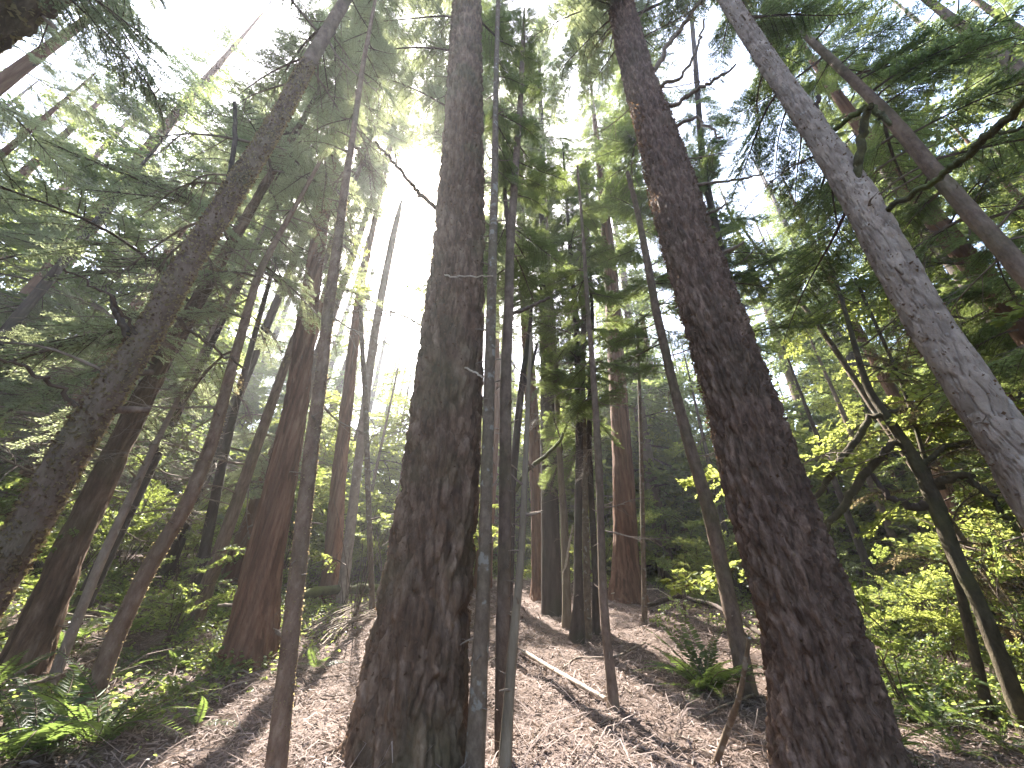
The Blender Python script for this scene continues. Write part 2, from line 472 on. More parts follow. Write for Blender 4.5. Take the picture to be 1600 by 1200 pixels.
def trunk_tree(name, label, pts, bark, mat, d=None, H=24.0, K=24, ds0=0.05, grow=3.0, flare=0.25, lobes=5, seed=1,
               top_lean=0.35, clear=False, group=None, cat='tree', top_r=0.03, clear_above=-99):
    p0 = pts[0]
    if d is None:
        g = ground_pt(p0[0], p0[1])
    else:
        v = ray(p0[0], p0[1]); hv = v[:2] / np.linalg.norm(v[:2])
        g = np.array([hv[0] * d, hv[1] * d, 0.0])
    P = []; rad = []
    for (px, py, w) in pts:
        P.append(plane_pt(px, py, g))
    P = np.array(P)
    for k, (px, py, w) in enumerate(pts):
        a = plane_pt(px - w / 2, py, g); b = plane_pt(px + w / 2, py, g)
        ax = P[min(k + 1, len(P) - 1)] - P[max(k - 1, 0)]; ax /= np.linalg.norm(ax)
        df = b - a; df = df - ax * (df @ ax)
        rad.append(0.5 * np.linalg.norm(df))
    rad = list(rad)
    # down to the ground
    dn = P[0] - P[1]; dn /= np.linalg.norm(dn)
    q = P[0].copy(); ext = 0
    while q[2] > hz(q[0], q[1]) - 0.12 and ext < 400:
        q = q + dn * 0.03; ext += 1
    if ext > 0:
        P = np.vstack([q, P]); rad = [rad[0] * (1 + 0.02 * ext * 0.03)] + rad
    else:
        P[0] = P[0] + dn * 0.1
    # up out of the frame
    if P[-1][2] < H:
        up = P[-1] - P[-2]; up /= np.linalg.norm(up)
        up = up * top_lean + np.array([0, 0, 1.0]) * (1 - top_lean); up /= up[2]
        z0 = P[-1][2]; r0 = rad[-1]
        ex = [P[-1] + up * (H - z0) * f for f in (0.25, 0.5, 0.75, 1.0)]
        rad += [max(top_r, r0 * (1 - f) + top_r * f) for f in (0.25, 0.5, 0.75, 1.0)]
        P = np.vstack([P] + [e[None] for e in ex])
    base = P[0].copy(); base[2] = hz(base[0], base[1])
    C, rr, V, Q = trunk_geo(P, rad, K, bark, seed, ds0, grow, flare, lobes)
    t = Tree()
    t.root = thing(name, base, label, cat, group)
    t.trunk = ob('trunk', make_mesh('trunk', V - base, Q, None, MT[mat], tone=TONE[0]), t.root)
    t.C, t.r, t.base, t.g = C, rr, base, g
    t.dist = float(np.hypot(base[0], base[1]))
    if clear:
        FRONT.append((t.dist, [p for p in pts if p[1] >= clear_above], t.root.name))
    return t

def at_height(t, z):
    k = int(np.clip(np.searchsorted(t.C[:, 2], z), 1, len(t.C) - 1))
    a, b = t.C[k - 1], t.C[k]
    f = np.clip((z - a[2]) / max(1e-6, b[2] - a[2]), 0, 1)
    return a + (b - a) * f, t.r[k]

def limb(t, pts, mat, name='branch', depth=0.0, sides=8, wob=0.012, seed=0, plane=None, of=None):
    """a branch drawn from photo pixels in the plane of its tree: pts (px,py,w, out)"""
    g = t.g if plane is None else plane
    n = np.array([g[0], g[1], 0.0]); n /= np.linalg.norm(n)
    P = []; rad = []
    for k, p in enumerate(pts):
        off = depth * k / max(1, len(pts) - 1)
        gg = g + n * off
        q = plane_pt(p[0], p[1], gg)
        P.append(q)
        rad.append(0.5 * p[2] / F_PX * ((q - EYE) @ CF))
    P = np.array(P); s = np.linspace(0, len(P) - 1, (len(P) - 1) * 7 + 1)
    k = np.arange(len(P))
    C = np.stack([np.interp(s, k, P[:, c]) for c in range(3)], 1)
    rr = np.interp(s, k, rad)
    C[1:-1] += (np.random.default_rng(seed).random((len(C) - 2, 3)) - 0.5) * 2 * wob
    mb = MB(); mb.tube(C, rr, sides)
    V, Q, M = mb.arrays()
    return ob(name, make_mesh(name, V - t.base, Q, M, MT[mat]), t.root if of is None else of)

def flakes(t, n, size, mat, z0=0.0, z1=9.0, name='moss', seed=3, side=None, out=0.8):
    """thousands of little scales standing off a trunk"""
    rng = np.random.default_rng(seed)
    T, A, B = frames(t.C)
    kk = np.where((t.C[:, 2] > z0) & (t.C[:, 2] < z1))[0]
    step = np.diff(t.C[:, 2], append=t.C[-1, 2])[kk]; step = np.clip(step, 1e-4, None)
    idx = rng.choice(kk, n, p=step / step.sum())
    th = rng.uniform(0, 2 * math.pi, n) if side is None else rng.normal(side[0], side[1], n)
    N = np.cos(th)[:, None] * A[idx] + np.sin(th)[:, None] * B[idx]
    G = -np.sin(th)[:, None] * A[idx] + np.cos(th)[:, None] * B[idx]
    c = t.C[idx] + N * (t.r[idx] * 0.985)[:, None] + T[idx] * rng.uniform(-0.05, 0.05, n)[:, None]
    L = size * rng.uniform(0.4, 1.5, n)
    dirv = N * out + T[idx] * rng.normal(-0.2, 0.7, n)[:, None] + G * rng.normal(0, 0.5, n)[:, None]
    dirv /= np.linalg.norm(dirv, axis=1)[:, None]
    wv = np.cross(dirv, rng.normal(0, 1, (n, 3))); wv /= np.linalg.norm(wv, axis=1)[:, None]
    W = (L * rng.uniform(0.2, 0.5, n))[:, None] * wv
    D = L[:, None] * dirv
    V = np.stack([c, c + D * 0.5 + W, c + D, c + D * 0.55 - W], 1).reshape(-1, 3)
    Q = np.arange(4 * n).reshape(-1, 4)
    o = ob(name, make_mesh(name, V - t.base, Q, None, MT[mat], False), t.root)
    o['kind'] = 'stuff'
    return o

# ------------------------------------------------------------------ foliage prototypes
def norm(v):
    return v / (np.linalg.norm(v, axis=-1, keepdims=True) + 1e-9)

def needle_quads(base, dirv, L, W, rng):
    n = len(base)
    nrm = norm(np.array([0, 0, 1.0]) + rng.normal(0, 0.55, (n, 3)))
    w = norm(np.cross(dirv, nrm)) * W[:, None]
    D = dirv * L[:, None]
    V = np.stack([base, base + D * 0.45 + w, base + D, base + D * 0.55 - w], 1)
    return V.reshape(-1, 3)

def spray_proto(seed, n_side=26, nl=0.019, nw=0.0036, step=0.0068, droop=0.28, wide=0.42, tert=True, mat=('twig', 'needle'), gap=0.12, build=True, tsp=0.032):
    """a conifer bough one unit long along +X"""
    rng = np.random.default_rng(seed)
    mb = MB()
    def axis(t):
        t = np.asarray(t)
        return np.stack([t, 0.05 * np.sin(3 * t + seed) , -droop * t * t + 0.03 * np.sin(6 * t + seed)], -1)
    mb.tube(axis(np.linspace(0, 1, 9)), np.linspace(0.013, 0.003, 9), 4, 0)
    bases, dirs = [], []
    def line(p0, dv, L, dr):
        n = max(2, int(L / step))
        s = np.linspace(0.1, 1, n)
        p = p0 + dv * (s * L)[:, None]
        p[:, 2] -= dr * (s * L) ** 1.7
        for sg in (-1, 1):
            side = norm(np.cross(dv, np.array([0, 0, 1.0]))) * sg
            d = norm(dv * 0.65 + side * 0.75 + rng.normal(0, 0.22, (n, 3)))
            bases.append(p + rng.normal(0, 0.003, (n, 3))); dirs.append(d)
        return p
    for k in range(n_side * 2):
        t = 0.10 + 0.9 * (k // 2 + rng.random() * 0.8) / n_side
        if t > 1: continue
        if rng.random() < gap: continue
        sg = 1 if k % 2 else -1
        p0 = axis(t)
        L = wide * (1.05 - 0.80 * t) * rng.uniform(0.5, 1.15) * min(1, 0.5 + 2.2 * t)
        a = rng.uniform(0.7, 1.15)
        dv = norm(np.array([math.cos(a), sg * math.sin(a), rng.normal(-0.12, 0.18)]))
        p = line(p0, dv, L, 0.7)
        mb.tube(p[[0, len(p) // 2, -1]], [0.0035, 0.0025, 0.0012], 3, 0)
        if tert and L > 0.1:
            m = int(L / tsp)
            for q in range(m):
                s = (q + 0.5 + rng.uniform(-.3, .3)) / m
                pp = p[min(len(p) - 1, int(s * len(p)))]
                for s2 in (-1, 1):
                    if rng.random() < 0.25: continue
                    b = rng.uniform(0.6, 1.0) * s2
                    dv2 = norm(np.array([dv[0] * math.cos(b) - dv[1] * math.sin(b), dv[0] * math.sin(b) + dv[1] * math.cos(b), dv[2] + rng.normal(-0.1, 0.15)]))
                    line(pp, dv2, (1 - s * 0.7) * L * rng.uniform(0.2, 0.42), 0.8)
    line(axis(0.93), norm(np.array([1, 0, -0.5])), 0.1, 0.4)
    b = np.concatenate(bases); d = np.concatenate(dirs)
    n = len(b)
    V = needle_quads(b, d, nl * rng.uniform(0.6, 1.3, n), nw * rng.uniform(0.7, 1.3, n), rng)
    mb.add(V, np.arange(4 * n).reshape(-1, 4), 1)
    if not build:
        return mb.arrays()
    return split_mesh(mb, 'branch', [MT[mat[0]], MT[mat[1]]])

def leaf_quads(base, dirv, L, W, rng, up=0.8, fold=0.25):
    n = len(base)
    nrm = norm(np.array([0, 0, up]) + rng.normal(0, 0.45, (n, 3)))
    w = norm(np.cross(dirv, nrm)); nn = np.cross(w, dirv)
    D = dirv * L[:, None]; w = w * W[:, None]; f = nn * (W * fold)[:, None]
    V = np.stack([base, base + D * 0.3 + w * 0.8 + f, base + D * 0.68 + w * 0.8 + f, base + D, base + D * 0.68 - w * 0.8 + f, base + D * 0.3 - w * 0.8 + f], 1).reshape(-1, 3)
    i = np.arange(n)[:, None] * 6
    Q = np.concatenate([i + np.array([[0, 1, 2, 3]]), i + np.array([[0, 3, 4, 5]])], 0)
    return V, Q

def leafy_proto(seed, n_side=14, leaf=0.058, mat=('twig', 'leaf'), wide=0.5, build=True, per=12, droop=0.15):
    """a broad-leaved branch one unit long along +X"""
    rng = np.random.default_rng(seed)
    mb = MB()
    ax = lambda t: np.stack([np.asarray(t), 0.08 * np.sin(3.1 * np.asarray(t) + seed), -droop * np.asarray(t) ** 2 + 0.05 * np.sin(5 * np.asarray(t) + seed)], -1)
    mb.tube(ax(np.linspace(0, 1, 8)), np.linspace(0.012, 0.003, 8), 4, 0)
    B, D = [], []
    for k in range(n_side):
        t = 0.15 + 0.85 * (k + rng.random()) / n_side
        t = min(t, 1.0)
        L = wide * (1.1 - 0.7 * t) * rng.uniform(0.5, 1.1)
        a = rng.uniform(0.5, 1.2) * (1 if k % 2 else -1)
        dv = norm(np.array([math.cos(a), math.sin(a), rng.normal(0.05, 0.3)]))
        s = np.linspace(0.15, 1, per)
        p = ax(t) + dv * (s * L)[:, None]
        p[:, 2] -= 0.4 * (s * L) ** 1.6
        mb.tube(p[[0, per // 2, -1]], [0.004, 0.003, 0.0015], 3, 0)
        for q in range(per):
            for sg in (-1, 1):
                if rng.random() < 0.12: continue
                b = sg * rng.uniform(0.5, 1.3)
                B.append(p[q]); D.append(norm(np.array([dv[0] * math.cos(b) - dv[1] * math.sin(b), dv[0] * math.sin(b) + dv[1] * math.cos(b), rng.normal(-0.15, 0.35)])))
    B = np.array(B); D = np.array(D); n = len(B)
    Lf = leaf * rng.uniform(0.55, 1.25, n)
    V, Q = leaf_quads(B + D * 0.008, D, Lf, Lf * 0.36, rng)
    mb.add(V, Q, 1)
    if not build:
        return mb.arrays()
    return split_mesh(mb, 'branch', [MT[mat[0]], MT[mat[1]]])

def bare_proto(seed, n_side=14, moss=0.0, mat='deadtwig', droop=0.2, curl=0.12):
    rng = np.random.default_rng(seed)
    mb = MB()
    ph = rng.uniform(0, 6, 3)
    ax = lambda t: np.stack([np.asarray(t), curl * np.sin(2.5 * np.asarray(t) + ph[0]) - curl * math.sin(ph[0]), -droop * np.asarray(t) ** 2 + 0.06 * np.sin(5 * np.asarray(t) + ph[1]) - 0.06 * math.sin(ph[1])], -1)
    mb.tube(ax(np.linspace(0, 1, 12)), np.linspace(0.012, 0.003, 12), 5, 0)
    mp = []
    for k in range(n_side):
        t = 0.2 + 0.8 * rng.random()
        L = 0.45 * (1.15 - t) * rng.uniform(0.5, 1.3)
        a = rng.uniform(0.4, 1.3) * (1 if k % 2 else -1)
        dv = norm(np.array([math.cos(a), math.sin(a), rng.normal(-0.1, 0.35)]))
        s = np.linspace(0, 1, 5)
        p = ax(t) + dv * (s * L)[:, None] + rng.normal(0, 0.012, (5, 3)) * s[:, None]
        p[:, 2] -= 0.5 * (s * L) ** 1.5
        mb.tube(p, np.linspace(0.005, 0.0018, 5), 3, 0)
        mp.append(p)
        for q in range(rng.integers(1, 5)):
            i = rng.integers(1, 5); b = rng.uniform(-1.2, 1.2)
            d2 = norm(np.array([dv[0] * math.cos(b) - dv[1] * math.sin(b), dv[0] * math.sin(b) + dv[1] * math.cos(b), rng.normal(-0.2, 0.4)]))
            l2 = L * rng.uniform(0.2, 0.6)
            mb.tube(p[i] + d2 * (np.linspace(0, 1, 3) * l2)[:, None] + rng.normal(0, 0.008, (3, 3)) * np.array([[0], [1], [1]]), [0.003, 0.0022, 0.0013], 3, 0)
    if moss > 0:
        n = int(900 * moss)
        pts = np.concatenate([ax(np.linspace(0.05, 1, 60))] + mp)
        c = pts[rng.integers(0, len(pts), n)] + rng.normal(0, 0.008, (n, 3))
        d = norm(rng.normal(0, 1, (n, 3)) + np.array([0, 0, -0.9]))
        V = needle_quads(c, d, rng.uniform(0.015, 0.045, n), rng.uniform(0.002, 0.006, n), rng)
        mb.add(V, np.arange(4 * n).reshape(-1, 4), 1)
    return split_mesh(mb, 'branch', [MT[mat], MT['moss']], 'moss')

SPRAY = [spray_proto(100 + k, n_side=22 + 2 * k, droop=0.18 + 0.07 * k, wide=0.40 + 0.03 * (k % 3)) for k in range(5)]
HEML = [spray_proto(200 + k, n_side=20 + 2 * k, droop=0.30 + 0.08 * k, wide=0.44, mat=('twig', 'needle2'), nl=0.017, nw=0.0034, gap=0.2) for k in range(4)]
LEAFY = [leafy_proto(300 + k) for k in range(4)]
SHRUB = [leafy_proto(320 + k, leaf=0.06, mat=('twig', 'leaf2'), n_side=13, wide=0.45) for k in range(3)]
BARE = [bare_proto(400 + k, n_side=12 + 2 * k) for k in range(4)]
MOSSY = [bare_proto(420 + k, n_side=12, moss=1.0, mat='twig', droop=0.35) for k in range(3)]

def stub_proto(seed):
    rng = np.random.default_rng(seed)
    mb = MB()
    s_ = np.linspace(0, 1, 6)
    P = np.stack([s_, 0.12 * np.sin(2 * s_ + seed), rng.uniform(-0.3, 0.3) * s_ ** 2], 1)
    mb.tube(P, np.array([0.11, 0.075, 0.06, 0.055, 0.045, 0.03]), 6)
    if seed % 2:
        mb.tube(np.array([P[3], P[3] + (0.2, 0.25, 0.1), P[3] + (0.45, 0.4, 0.1)]), [0.035, 0.025, 0.012], 4)
    return split_mesh(mb, 'stub', [MT['deadtwig'], MT['moss']])
STUB = [stub_proto(440 + k) for k in range(4)]

def rotm(az, el, roll):
    return Matrix.Rotation(az, 3, 'Z') @ Matrix.Rotation(-el, 3, 'Y') @ Matrix.Rotation(roll, 3, 'X')

def crown_proto(seed, height=13.0, radius=2.6, n=75, kind='conifer'):
    """a whole crown baked into one mesh, for trees deep in the wood"""
    rng = np.random.default_rng(seed)
    protos = []
    for k in range(3):
        if kind == 'conifer':
            protos.append(spray_proto(seed * 7 + k, n_side=13, nl=0.055, nw=0.012, step=0.03, droop=0.3, wide=0.45, build=False, tsp=0.07))
        else:
            protos.append(leafy_proto(seed * 7 + k, n_side=9, leaf=0.10, per=6, build=False, wide=0.6))
    mb = MB()
    for k in range(n):
        f = (k + rng.random()) / n
        if kind == 'conifer':
            z = f * height; L = radius * (1.0 - 0.85 * f) * rng.uniform(0.55, 1.15) + 0.25; el = rng.normal(-0.05, 0.15)
            p = np.array([0, 0, z])
        else:
            z = f * height; L = radius * (0.45 + 0.7 * math.sin(math.pi * min(1, f * 0.9 + 0.1))) * rng.uniform(0.6, 1.1); el = rng.normal(0.45, 0.3)
            p = np.array([0, 0, z])
        m = np.array(rotm(rng.uniform(0, 6.283), el, rng.normal(0, 0.35))) * L
        V, Q, M = protos[rng.integers(0, 3)]
        mb.V.append((V @ m.T + p).astype(np.float32)); mb.Q.append(Q + mb.n); mb.M.append(M); mb.n += len(V)
    return mb.mesh('crown', [MT['twig'], MT['needle' if kind == 'conifer' else 'leaf']], False)

# ------------------------------------------------------------------ where light and sky come through
LIT = [((540, 975), 1.2), ((470, 1130), 0.8), ((560, 1060), 0.8), ((520, 1030), 0.8), ((865, 965), 0.8), ((890, 1040), 0.7), ((840, 1075), 0.5), ((930, 1170), 0.6), ((1000, 965), 0.6), ((400, 1170), 0.6),
       ((1030, 1000), 0.4), ((330, 1150), 0.45), ((150, 1135), 0.4), ((70, 1180), 0.4), ((1040, 1130), 0.3)]
AIR = [((-2.3, 10.5, 2.6), 1.1), ((-3.3, 10.0, 3.4), 1.0), ((5.5, 9.0, 1.2), 1.4), ((8.2, 8.0, 1.4), 1.8), ((7.2, 10.5, 1.6), 1.8), ((7.0, 8.0, 4.0), 1.3), ((10.5, 9.0, 2.0), 1.8), ((6.0, 9.5, 4.5), 1.3), ((2.6, 14.0, 2.5), 1.0), ((1.5, 17.0, 2.5), 1.5), ((4.0, 18.0, 3.0), 1.5), ((0.5, 19.0, 5.0), 1.5), ((3.0, 17.5, 6.0), 1.3), ((-8.5, 8.5, 4.0), 1.1), ((-9.0, 6.5, 7.0), 1.2), ((-5.5, 9.0, 6.0), 0.9)]
CORR = [(ground_pt(*p), r, 1.0) for p, r in LIT] + [(np.array(c) + SUN_DIR * 1.8, r, 1.0) for c, r in AIR]
_r = random.Random(3)
for _x in (5.2, 7.4, 9.6, 12.0):          # the thicket on the right is lit almost everywhere
    for _y in (7.0, 9.2, 11.6):
        for _z in (0.8, 3.2):
            CORR.append((np.array([_x + _r.uniform(-.6, .6), _y + _r.uniform(-.6, .6), _z]) + SUN_DIR * 1.6, 1.3, 0.62))
for _x in (-11.5, -9.0, -6.8, -5.0):
    for _y in (6.0, 8.5, 11.0):
        CORR.append((np.array([_x + _r.uniform(-.6, .6), _y + _r.uniform(-.6, .6), _r.uniform(3.5, 8.0)]) + SUN_DIR * 1.6, 1.1, 0.6))
GAPS = [(305, 55, 55), (640, 370, 50), (662, 270, 26), (1085, 60, 30), (620, 440, 26), (640, 470, 18)]
CORR_P = np.array([c[0] for c in CORR]); CORR_R = np.array([c[1] for c in CORR]); CORR_S = np.array([c[2] for c in CORR])

def seg_clear(pts, L, rnd, strict=1.0, cover=True, skip=()):
    """False where a bough would close a sun patch, a sky gap or a near trunk"""
    for p in pts:
        v = p - EYE
        dist = np.linalg.norm(v)
        if dist < 3.4: return False
        w = p[None] - CORR_P
        t = w @ SUN_DIR
        dd = np.linalg.norm(w - t[:, None] * SUN_DIR[None], axis=1)
        hit = (t > 0) & (dd < CORR_R + 0.27 * L)
        if hit.any() and rnd.random() < strict * (CORR_S[hit].max() if CORR_S[hit].max() >= 1 else 1 - (1 - CORR_S[hit].max()) ** 0.35): return False
        q = project(p)
        if q is None: continue
        for gx, gy, gr in GAPS:
            if (q[0] - gx) ** 2 + (q[1] - gy) ** 2 < (gr + 0.10 * L / q[2] * F_PX) ** 2: return False
        if cover:
            hd = math.hypot(p[0], p[1])
            for fd, fp, fn in FRONT:
                if fn in skip: continue
                if hd < fd + 0.3:
                    ys = [a[1] for a in fp]
                    if min(ys) - 60 < q[1] < max(ys) + 60:
                        o = np.argsort(ys)
                        xx = np.interp(q[1], np.array(ys)[o], np.array([a[0] for a in fp])[o])
                        ww = np.interp(q[1], np.array(ys)[o], np.array([a[2] for a in fp])[o])
                        if abs(q[0] - xx) < ww * 0.5 + 10 + 0.20 * L / q[2] * F_PX: return False
    return True

def boughs(t, protos, n, z0, z1, L0, L1, el=(0.0, 0.2), az=None, seed=1, name='branch', strict=1.0, taper=True, cover=True, skip=()):
    rnd = random.Random(seed)
    made = 0
    for k in range(n):
        z = z0 + (z1 - z0) * (k + rnd.random()) / n
        p, r = at_height(t, t.base[2] + z)
        a = rnd.uniform(0, 2 * math.pi) if az is None else rnd.gauss(az[0], az[1])
        f = (z - z0) / max(0.1, z1 - z0)
        if z < 15 and any(fn == t.root.name for _, _, fn in FRONT) and L0 > 0.45:
            da = (a - math.atan2(-t.base[1], -t.base[0]) + math.pi) % (2 * math.pi) - math.pi
            if abs(da) < 1.15: continue
        L = (L0 + (L1 - L0) * f if taper else rnd.uniform(L0, L1)) * rnd.uniform(0.6, 1.2)
        e = rnd.gauss(*el)
        m3 = rotm(a, e, rnd.gauss(0, 0.3))
        ax = np.array(m3.col[0])
        st = p + np.array([math.cos(a), math.sin(a), 0]) * r * 0.7
        dr = np.array(m3.col[2]) * -0.3
        if not seg_clear([st + ax * L * 0.2, st + ax * L * 0.4, st + (ax + dr * 0.4) * L * 0.6, st + (ax + dr * 0.7) * L * 0.8, st + (ax + dr) * L], L, rnd, strict, cover, (t.root.name,) + tuple(skip)):
            continue
        M = Matrix.Translation(Vector((st - t.base).tolist())) @ (m3 * L).to_4x4()
        put(rnd.choice(protos), t.root, M, name)
        made += 1
    return made

# ================================================================== THE NEAR TREES
# -- the great fir in the middle
tB = trunk_tree('fir_tree', 'massive furrowed brown fir trunk with three saplings crowding its side', [(632, 1190, 186), (656, 1000, 150), (670, 900, 136), (684, 800, 124), (701, 600, 100), (716, 400, 75), (724, 200, 56), (730, 0, 43)],
                'fir', 'fir', d=5.0, H=36, K=230, ds0=0.017, grow=3.0, flare=0.22, lobes=6, seed=21, clear=True)
lb = limb(tB, [(700, 335, 8), (672, 318, 7), (655, 302, 7), (640, 285, 6), (612, 250, 5), (586, 221, 3.5)], 'deadtwig', depth=-0.6, seed=1, wob=0.02)
limb(tB, [(628, 268, 4), (620, 262, 3), (619, 250, 2.5), (618, 240, 2)], 'deadtwig', depth=-0.1, seed=2, name='twig', of=lb)
limb(tB, [(660, 308, 4), (648, 308, 3), (636, 300, 2.5), (625, 302, 2)], 'deadtwig', seed=3, name='twig', of=lb)
limb(tB, [(690, 540, 4), (712, 570, 3.5), (738, 580, 3), (756, 590, 2.5)], 'palewood', depth=-0.8, seed=4, name='twig')
limb(tB, [(672, 425, 2.5), (700, 431, 2.5), (730, 432, 2.2), (770, 431, 2)], 'palewood', depth=-1.2, seed=5, name='twig')
flakes(tB, 5200, 0.035, 'flake', 0, 11, name='bark_scale', seed=31, out=0.6)

# -- the great red-barked fir on the right
tC = trunk_tree('fir_tree', 'massive dark red-brown fir trunk with a pale stick propped against it', [(1306, 1190, 196), (1271, 1000, 164), (1240, 900, 152), (1205, 800, 139), (1147, 600, 114), (1080, 400, 93), (1051, 300, 83), (1024, 200, 66), (997, 120, 54), (968, 0, 42)],
                'fir_fine', 'fir_red', d=5.1, H=32, K=220, ds0=0.018, grow=3.0, flare=0.25, lobes=5, seed=22, clear=True)
flakes(tC, 6500, 0.034, 'flake', 0, 11, name='bark_scale', seed=32, out=0.7)
limb(tC, [(1120, 400, 7), (1146, 388, 6), (1163, 378, 3.5)], 'deadtwig', seed=6)
limb(tC, [(1080, 292, 7), (1110, 285, 5), (1150, 282, 4), (1192, 272, 2.5)], 'deadtwig', seed=7)
limb(tC, [(1100, 335, 6), (1118, 330, 5), (1136, 318, 3)], 'deadtwig', seed=8)
limb(tC, [(1022, 110, 8), (1050, 60, 7), (1082, 20, 6), (1120, -40, 4)], 'deadtwig', seed=9, wob=0.04)
limb(tC, [(1040, 170, 7), (1075, 150, 6), (1110, 130, 5), (1150, 100, 3)], 'deadtwig', seed=10, wob=0.04)
limb(tC, [(1030, 140, 6), (1065, 120, 5), (1092, 70, 4), (1100, 30, 3)], 'deadtwig', seed=11, wob=0.04)
limb(tC, [(1050, 200, 6), (1090, 185, 5), (1130, 215, 3)], 'deadtwig', seed=12, wob=0.04)

# -- leaning tree at the left
tA = trunk_tree('stubbed_tree', 'rough brown trunk with two short broken stubs and a golden mossy edge', [(-2, 900, 78), (58, 800, 70), (112, 700, 68), (178, 600, 60), (245, 500, 52), (298, 400, 47), (334, 350, 47), (364, 300, 45), (428, 200, 35), (481, 100, 30), (540, 0, 23)],
                'rough', 'mossy', d=5.2, H=19, K=110, ds0=0.024, grow=3.5, flare=0.2, seed=23, top_lean=0.9, clear=True)
flakes(tA, 9000, 0.030, 'moss', 0, 10, name='moss', seed=33)
flakes(tA, 3000, 0.03, 'flake', 0, 10, name='bark_scale', seed=34)
for pts, sd in (([(192, 588, 12), (215, 584, 10), (240, 581, 8)], 1), ([(170, 640, 14), (208, 640, 11), (234, 641, 10)], 2)):
    limb(tA, pts, 'mossy', name='stub', seed=sd, wob=0.006, sides=10)
limb(tA, [(212, 545, 13), (190, 505, 10), (177, 480, 9), (176, 462, 6)], 'dark', seed=3)
limb(tA, [(352, 325, 9), (358, 275, 7), (368, 215, 7), (367, 160, 5)], 'dark', seed=4, depth=0.3)
limb(tA, [(258, 480, 6), (285, 505, 5), (330, 540, 4), (380, 575, 3)], 'twig', seed=5, depth=0.8, wob=0.03)
limb(tA, [(225, 545, 6), (200, 500, 5), (165, 460, 4), (100, 420, 3)], 'twig', seed=6, depth=-0.5, wob=0.03)
limb(tA, [(130, 650, 7), (90, 600, 6), (40, 575, 5), (-40, 545, 4)], 'twig', seed=7, depth=-0.4, wob=0.03)

# -- pale tree at the right
tD = trunk_tree('pale_tree', 'pale grey trunk with cracked bark and mossy upper boughs', [(1660, 830, 122), (1577, 700, 101), (1511, 600, 89), (1446, 500, 81), (1390, 400, 75), (1338, 300, 67), (1271, 200, 54), (1203, 100, 44), (1138, 0, 38)],
                'plates', 'pale', d=4.6, H=22, K=170, ds0=0.014, grow=3.5, flare=0.2, seed=24, top_lean=0.9, clear=True)
flakes(tD, 2600, 0.022, 'flake', 0, 12, name='bark_scale', seed=35, out=0.5)
limb(tD, [(1336, 302, 15), (1341, 260, 13), (1347, 215, 12), (1354, 172, 11), (1362, 164, 8)], 'greenmoss', seed=8, wob=0.015, depth=-0.3)
limb(tD, [(1352, 168, 9), (1325, 185, 8), (1300, 205, 8), (1268, 230, 6)], 'greenmoss', seed=9, wob=0.015, depth=0.2)
limb(tD, [(1362, 168, 9), (1378, 182, 8), (1392, 196, 5)], 'greenmoss', seed=10, wob=0.015)
limb(tD, [(1385, 332, 9), (1430, 300, 9), (1480, 268, 10), (1530, 225, 12), (1580, 180, 13), (1640, 120, 12)], 'greenmoss', seed=11, wob=0.02, depth=-0.9)
limb(tD, [(1525, 228, 6), (1560, 208, 6), (1620, 195, 5)], 'greenmoss', seed=12, wob=0.02, depth=-0.3)
limb(tD, [(1262, 205, 12), (1275, 180, 9), (1278, 150, 6)], 'dark', seed=13, wob=0.02)

# -- dark tree beyond it, and the giant whose edge crosses the top left corner
tE = trunk_tree('conifer_tree', 'dark straight trunk rising behind the pale grey cracked trunk', [(1720, 560, 58), (1600, 425, 50), (1487, 300, 42), (1405, 200, 34), (1360, 150, 28), (1290, 85, 22)],
                'rough', 'mossy', d=6.6, H=24, K=48, ds0=0.04, flare=0.2, seed=25, top_lean=0.9, clear=True)
tF = Tree()
az = math.radians(-75.6); dF = 6.0
bF = np.array([dF * math.sin(az), dF * math.cos(az), 0.0]); bF[2] = hz(bF[0], bF[1])
PF = np.array([bF + (0, 0, -0.15), bF + (0.0, 0.0, 5), bF + (0.05, 0, 12), bF + (0.1, 0.1, 30)])
tF.C, tF.r, V, Q = trunk_geo(PF, [0.62, 0.53, 0.46, 0.12], 120, 'fir', 26, 0.035, 4.0, 0.3, 5)
tF.root = thing('fir_tree', bF, 'huge shadowed trunk rising beside the trunk with broken stubs', 'tree')
tF.trunk = ob('trunk', make_mesh('trunk', V - bF, Q, None, MT['fir'], tone=TONE[0]), tF.root)
tF.base, tF.g, tF.dist = bF, bF, dF
flakes(tF, 6000, 0.05, 'moss', 4, 12, name='moss', seed=36)
limb(tF, [(20, -8, 5), (45, 18, 5), (70, 30, 6), (84, 40, 7)], 'palewood', seed=14, depth=-0.3, name='twig')

# -- slim trees in front
tG = trunk_tree('slim_tree', 'slim straight reddish trunk with bright lit edges at the foot of the sunny slope', [(431, 1190, 32), (441, 1100, 29), (452, 1000, 28), (463, 900, 27), (474, 800, 25), (485, 700, 23), (499, 600, 20), (509, 500, 18), (523, 400, 16), (536, 300, 13), (548, 220, 10), (565, 100, 8)],
                'slim', 'slimred', d=4.7, H=15, K=44, ds0=0.03, flare=0.15, seed=27, top_lean=0.8, clear=True)
flakes(tG, 2600, 0.016, 'moss', 0, 7, name='moss', seed=37)
tH = trunk_tree('slim_tree', 'crooked red-brown trunk growing out of the ferns', [(128, 1128, 38), (178, 1000, 34), (226, 900, 31), (288, 800, 27), (328, 700, 23), (354, 600, 19), (376, 520, 16), (398, 440, 14), (430, 380, 11), (470, 310, 8)],
                'slim', 'slimred', d=6.6, H=13, K=40, ds0=0.035, flare=0.2, seed=28, top_lean=0.7, clear=True)
flakes(tH, 1200, 0.018, 'moss', 0, 7, name='moss', seed=38)
